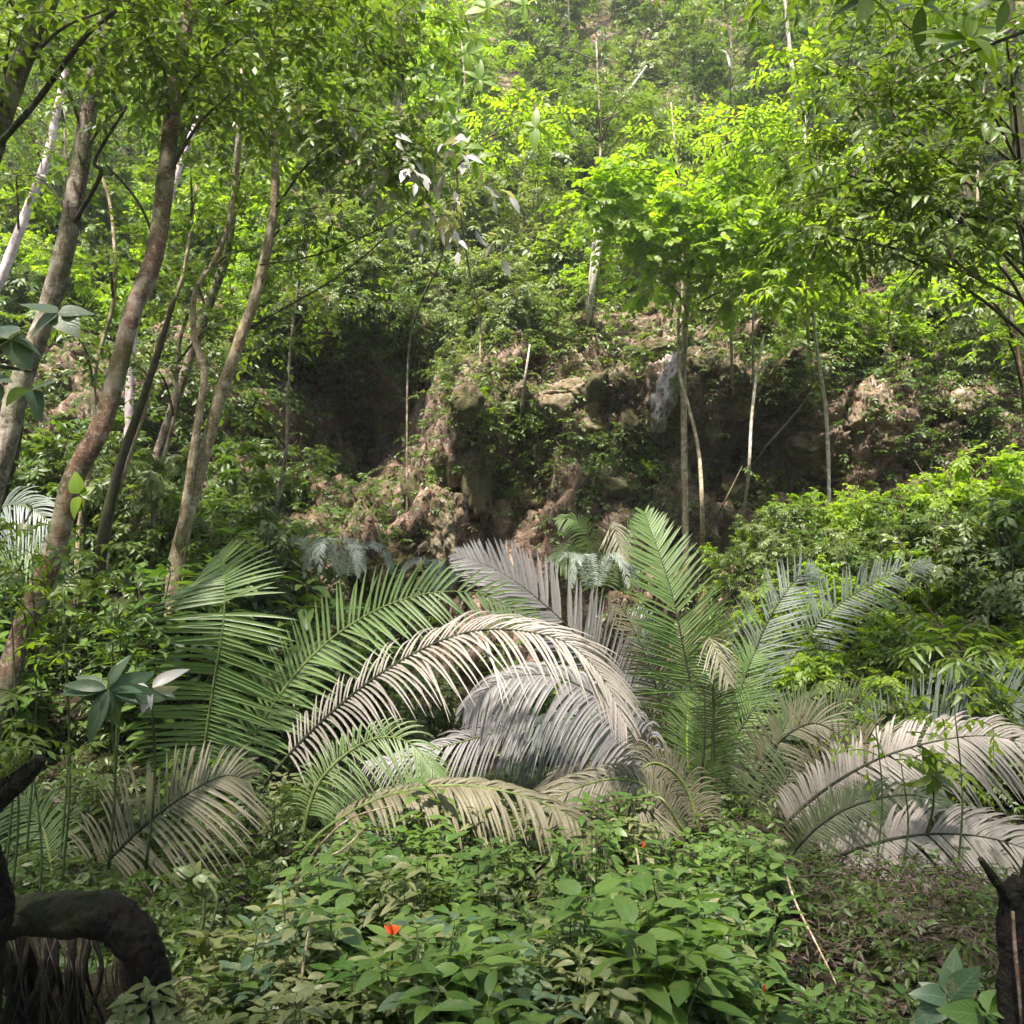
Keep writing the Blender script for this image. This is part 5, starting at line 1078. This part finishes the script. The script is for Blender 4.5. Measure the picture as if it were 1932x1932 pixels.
# left small yellow-green sprigs in front of the trunk
for k, (px, py, y, m_, R, n) in enumerate(((60, 1040, 4.4, 'fine', .3, 22), (120, 1120, 4.3, 'fine', .28, 22), (20, 1120, 4.2, 'lime', .12, 6), (120, 1215, 4.0, 'lime', .16, 8), (220, 1050, 5.4, 'dark', .35, 26), (60, 1430, 3.4, 'fine', .2, 12), (330, 1440, 4.8, 'lime', .2, 8), (20, 1330, 3.8, 'fine', .2, 12), (210, 1190, 5.2, 'dark', .35, 22), (1700, 1440, 4.6, 'lime', .22, 8), (1800, 1330, 4.5, 'lime', .3, 9), (1650, 1350, 4.7, 'lime', .25, 8))):
    labs = ('dense green sprig covering the foot of the red-barked trunk', 'green sprig crossing the red-barked trunk lower down', 'small yellow-green sprig at the left edge', 'yellow-green sprig just above the big bluish leaves', 'dark leafy shoot right of the red-barked trunk',
            'green sprig above the mossy snag', 'yellow-green sprig at the foot of the tall green frond', 'green shoot at the left edge beside the big bluish leaves', 'dark leafy shoot left of the tall green frond', 'lime sprig over the uppermost pinkish frond', 'lime sprig hanging in front of the right-hand bluish frond', 'lime sprig left of the one hanging before the bluish frond')
    c = P(px, py, y); g = ground(c[0], c[1] + .05); r = thing('leafy_shoot', g, labs[k], 'plant')
    lv, tw = Leaves(), MB(); tube(tw, [g, (g + c) / 2 + V([.04, 0, 0]), c], [.007, .003], 5, n=10)
    cluster(lv, tw, c, (R, R * .6, R * .6), n, .2, 8, .06, .4)
    lb = MB(); lv.flush(lb, T_MD); tw.build('stem', 'stem', r, g); lb.build('foliage', m_, r, g)

# remove the prototypes
def kill(o):
    for c in list(o.children): kill(c)
    bpy.data.objects.remove(o)
for o in protos_hidden: kill(o)

if HAZE:
    m, N, L = new_mat('haze_air'); pv = N.new('ShaderNodeVolumePrincipled'); pv.inputs['Density'].default_value = HAZE; pv.inputs['Color'].default_value = (.93, .97, .93, 1); pv.inputs['Anisotropy'].default_value = .3
    o = N.new('ShaderNodeOutputMaterial'); L.new(pv.outputs[0], o.inputs['Volume'])
    lo, hi = V([-50, -34, -3.]), V([50, 74, 56.]); bx_ = V([[x, y, z] for x in (0, 1) for y in (0, 1) for z in (0, 1)], float)
    hb = MB(); hb.add(lo + bx_ * (hi - lo), [(0, 1, 3, 2), (4, 6, 7, 5), (0, 4, 5, 1), (2, 3, 7, 6), (0, 2, 6, 4), (1, 5, 7, 3)])
    tag(hb.build('haze', m, smooth=False), 'thin pale haze in the air of the forest', 'haze', None, 'stuff')
# ------------------------------------------------------------------ light
W = bpy.data.worlds.new('World'); SC.world = W; W.use_nodes = True
nt = W.node_tree; bg = nt.nodes['Background']
sky = nt.nodes.new('ShaderNodeTexSky'); sky.sky_type = 'NISHITA'; sky.sun_disc = False
EL = math.radians(64); AZ = math.radians(205)      # azimuth clockwise from +Y
sky.sun_elevation = EL; sky.sun_rotation = AZ; sky.air_density = 1.2; sky.dust_density = 3.0
nt.links.new(sky.outputs[0], bg.inputs[0]); bg.inputs[1].default_value = .10
sd = bpy.data.lights.new('sun', 'SUN'); sd.energy = 4.2; sd.angle = math.radians(3); sd.color = (1, .93, .82)
so = bpy.data.objects.new('sun', sd); COL.objects.link(so)
dirv = Vector((math.sin(AZ) * math.cos(EL), math.cos(AZ) * math.cos(EL), math.sin(EL)))
so.rotation_euler = dirv.to_track_quat('Z', 'Y').to_euler()
SC.view_settings.view_transform = 'Standard'; SC.view_settings.look = 'None'
SC.view_settings.exposure = 1.98; SC.view_settings.gamma = 1
SC.render.engine = 'CYCLES'
c = SC.cycles; c.use_adaptive_sampling = True; c.adaptive_threshold = .03; c.max_bounces = 4; c.diffuse_bounces = 2; c.glossy_bounces = 2; c.transmission_bounces = 3; c.transparent_max_bounces = 4
c.caustics_reflective = False; c.caustics_refractive = False
print('herbs', n_h, 'slope', cnt, 'objects', len(bpy.data.objects), 'faces', sum(len(m.polygons) for m in bpy.data.meshes))
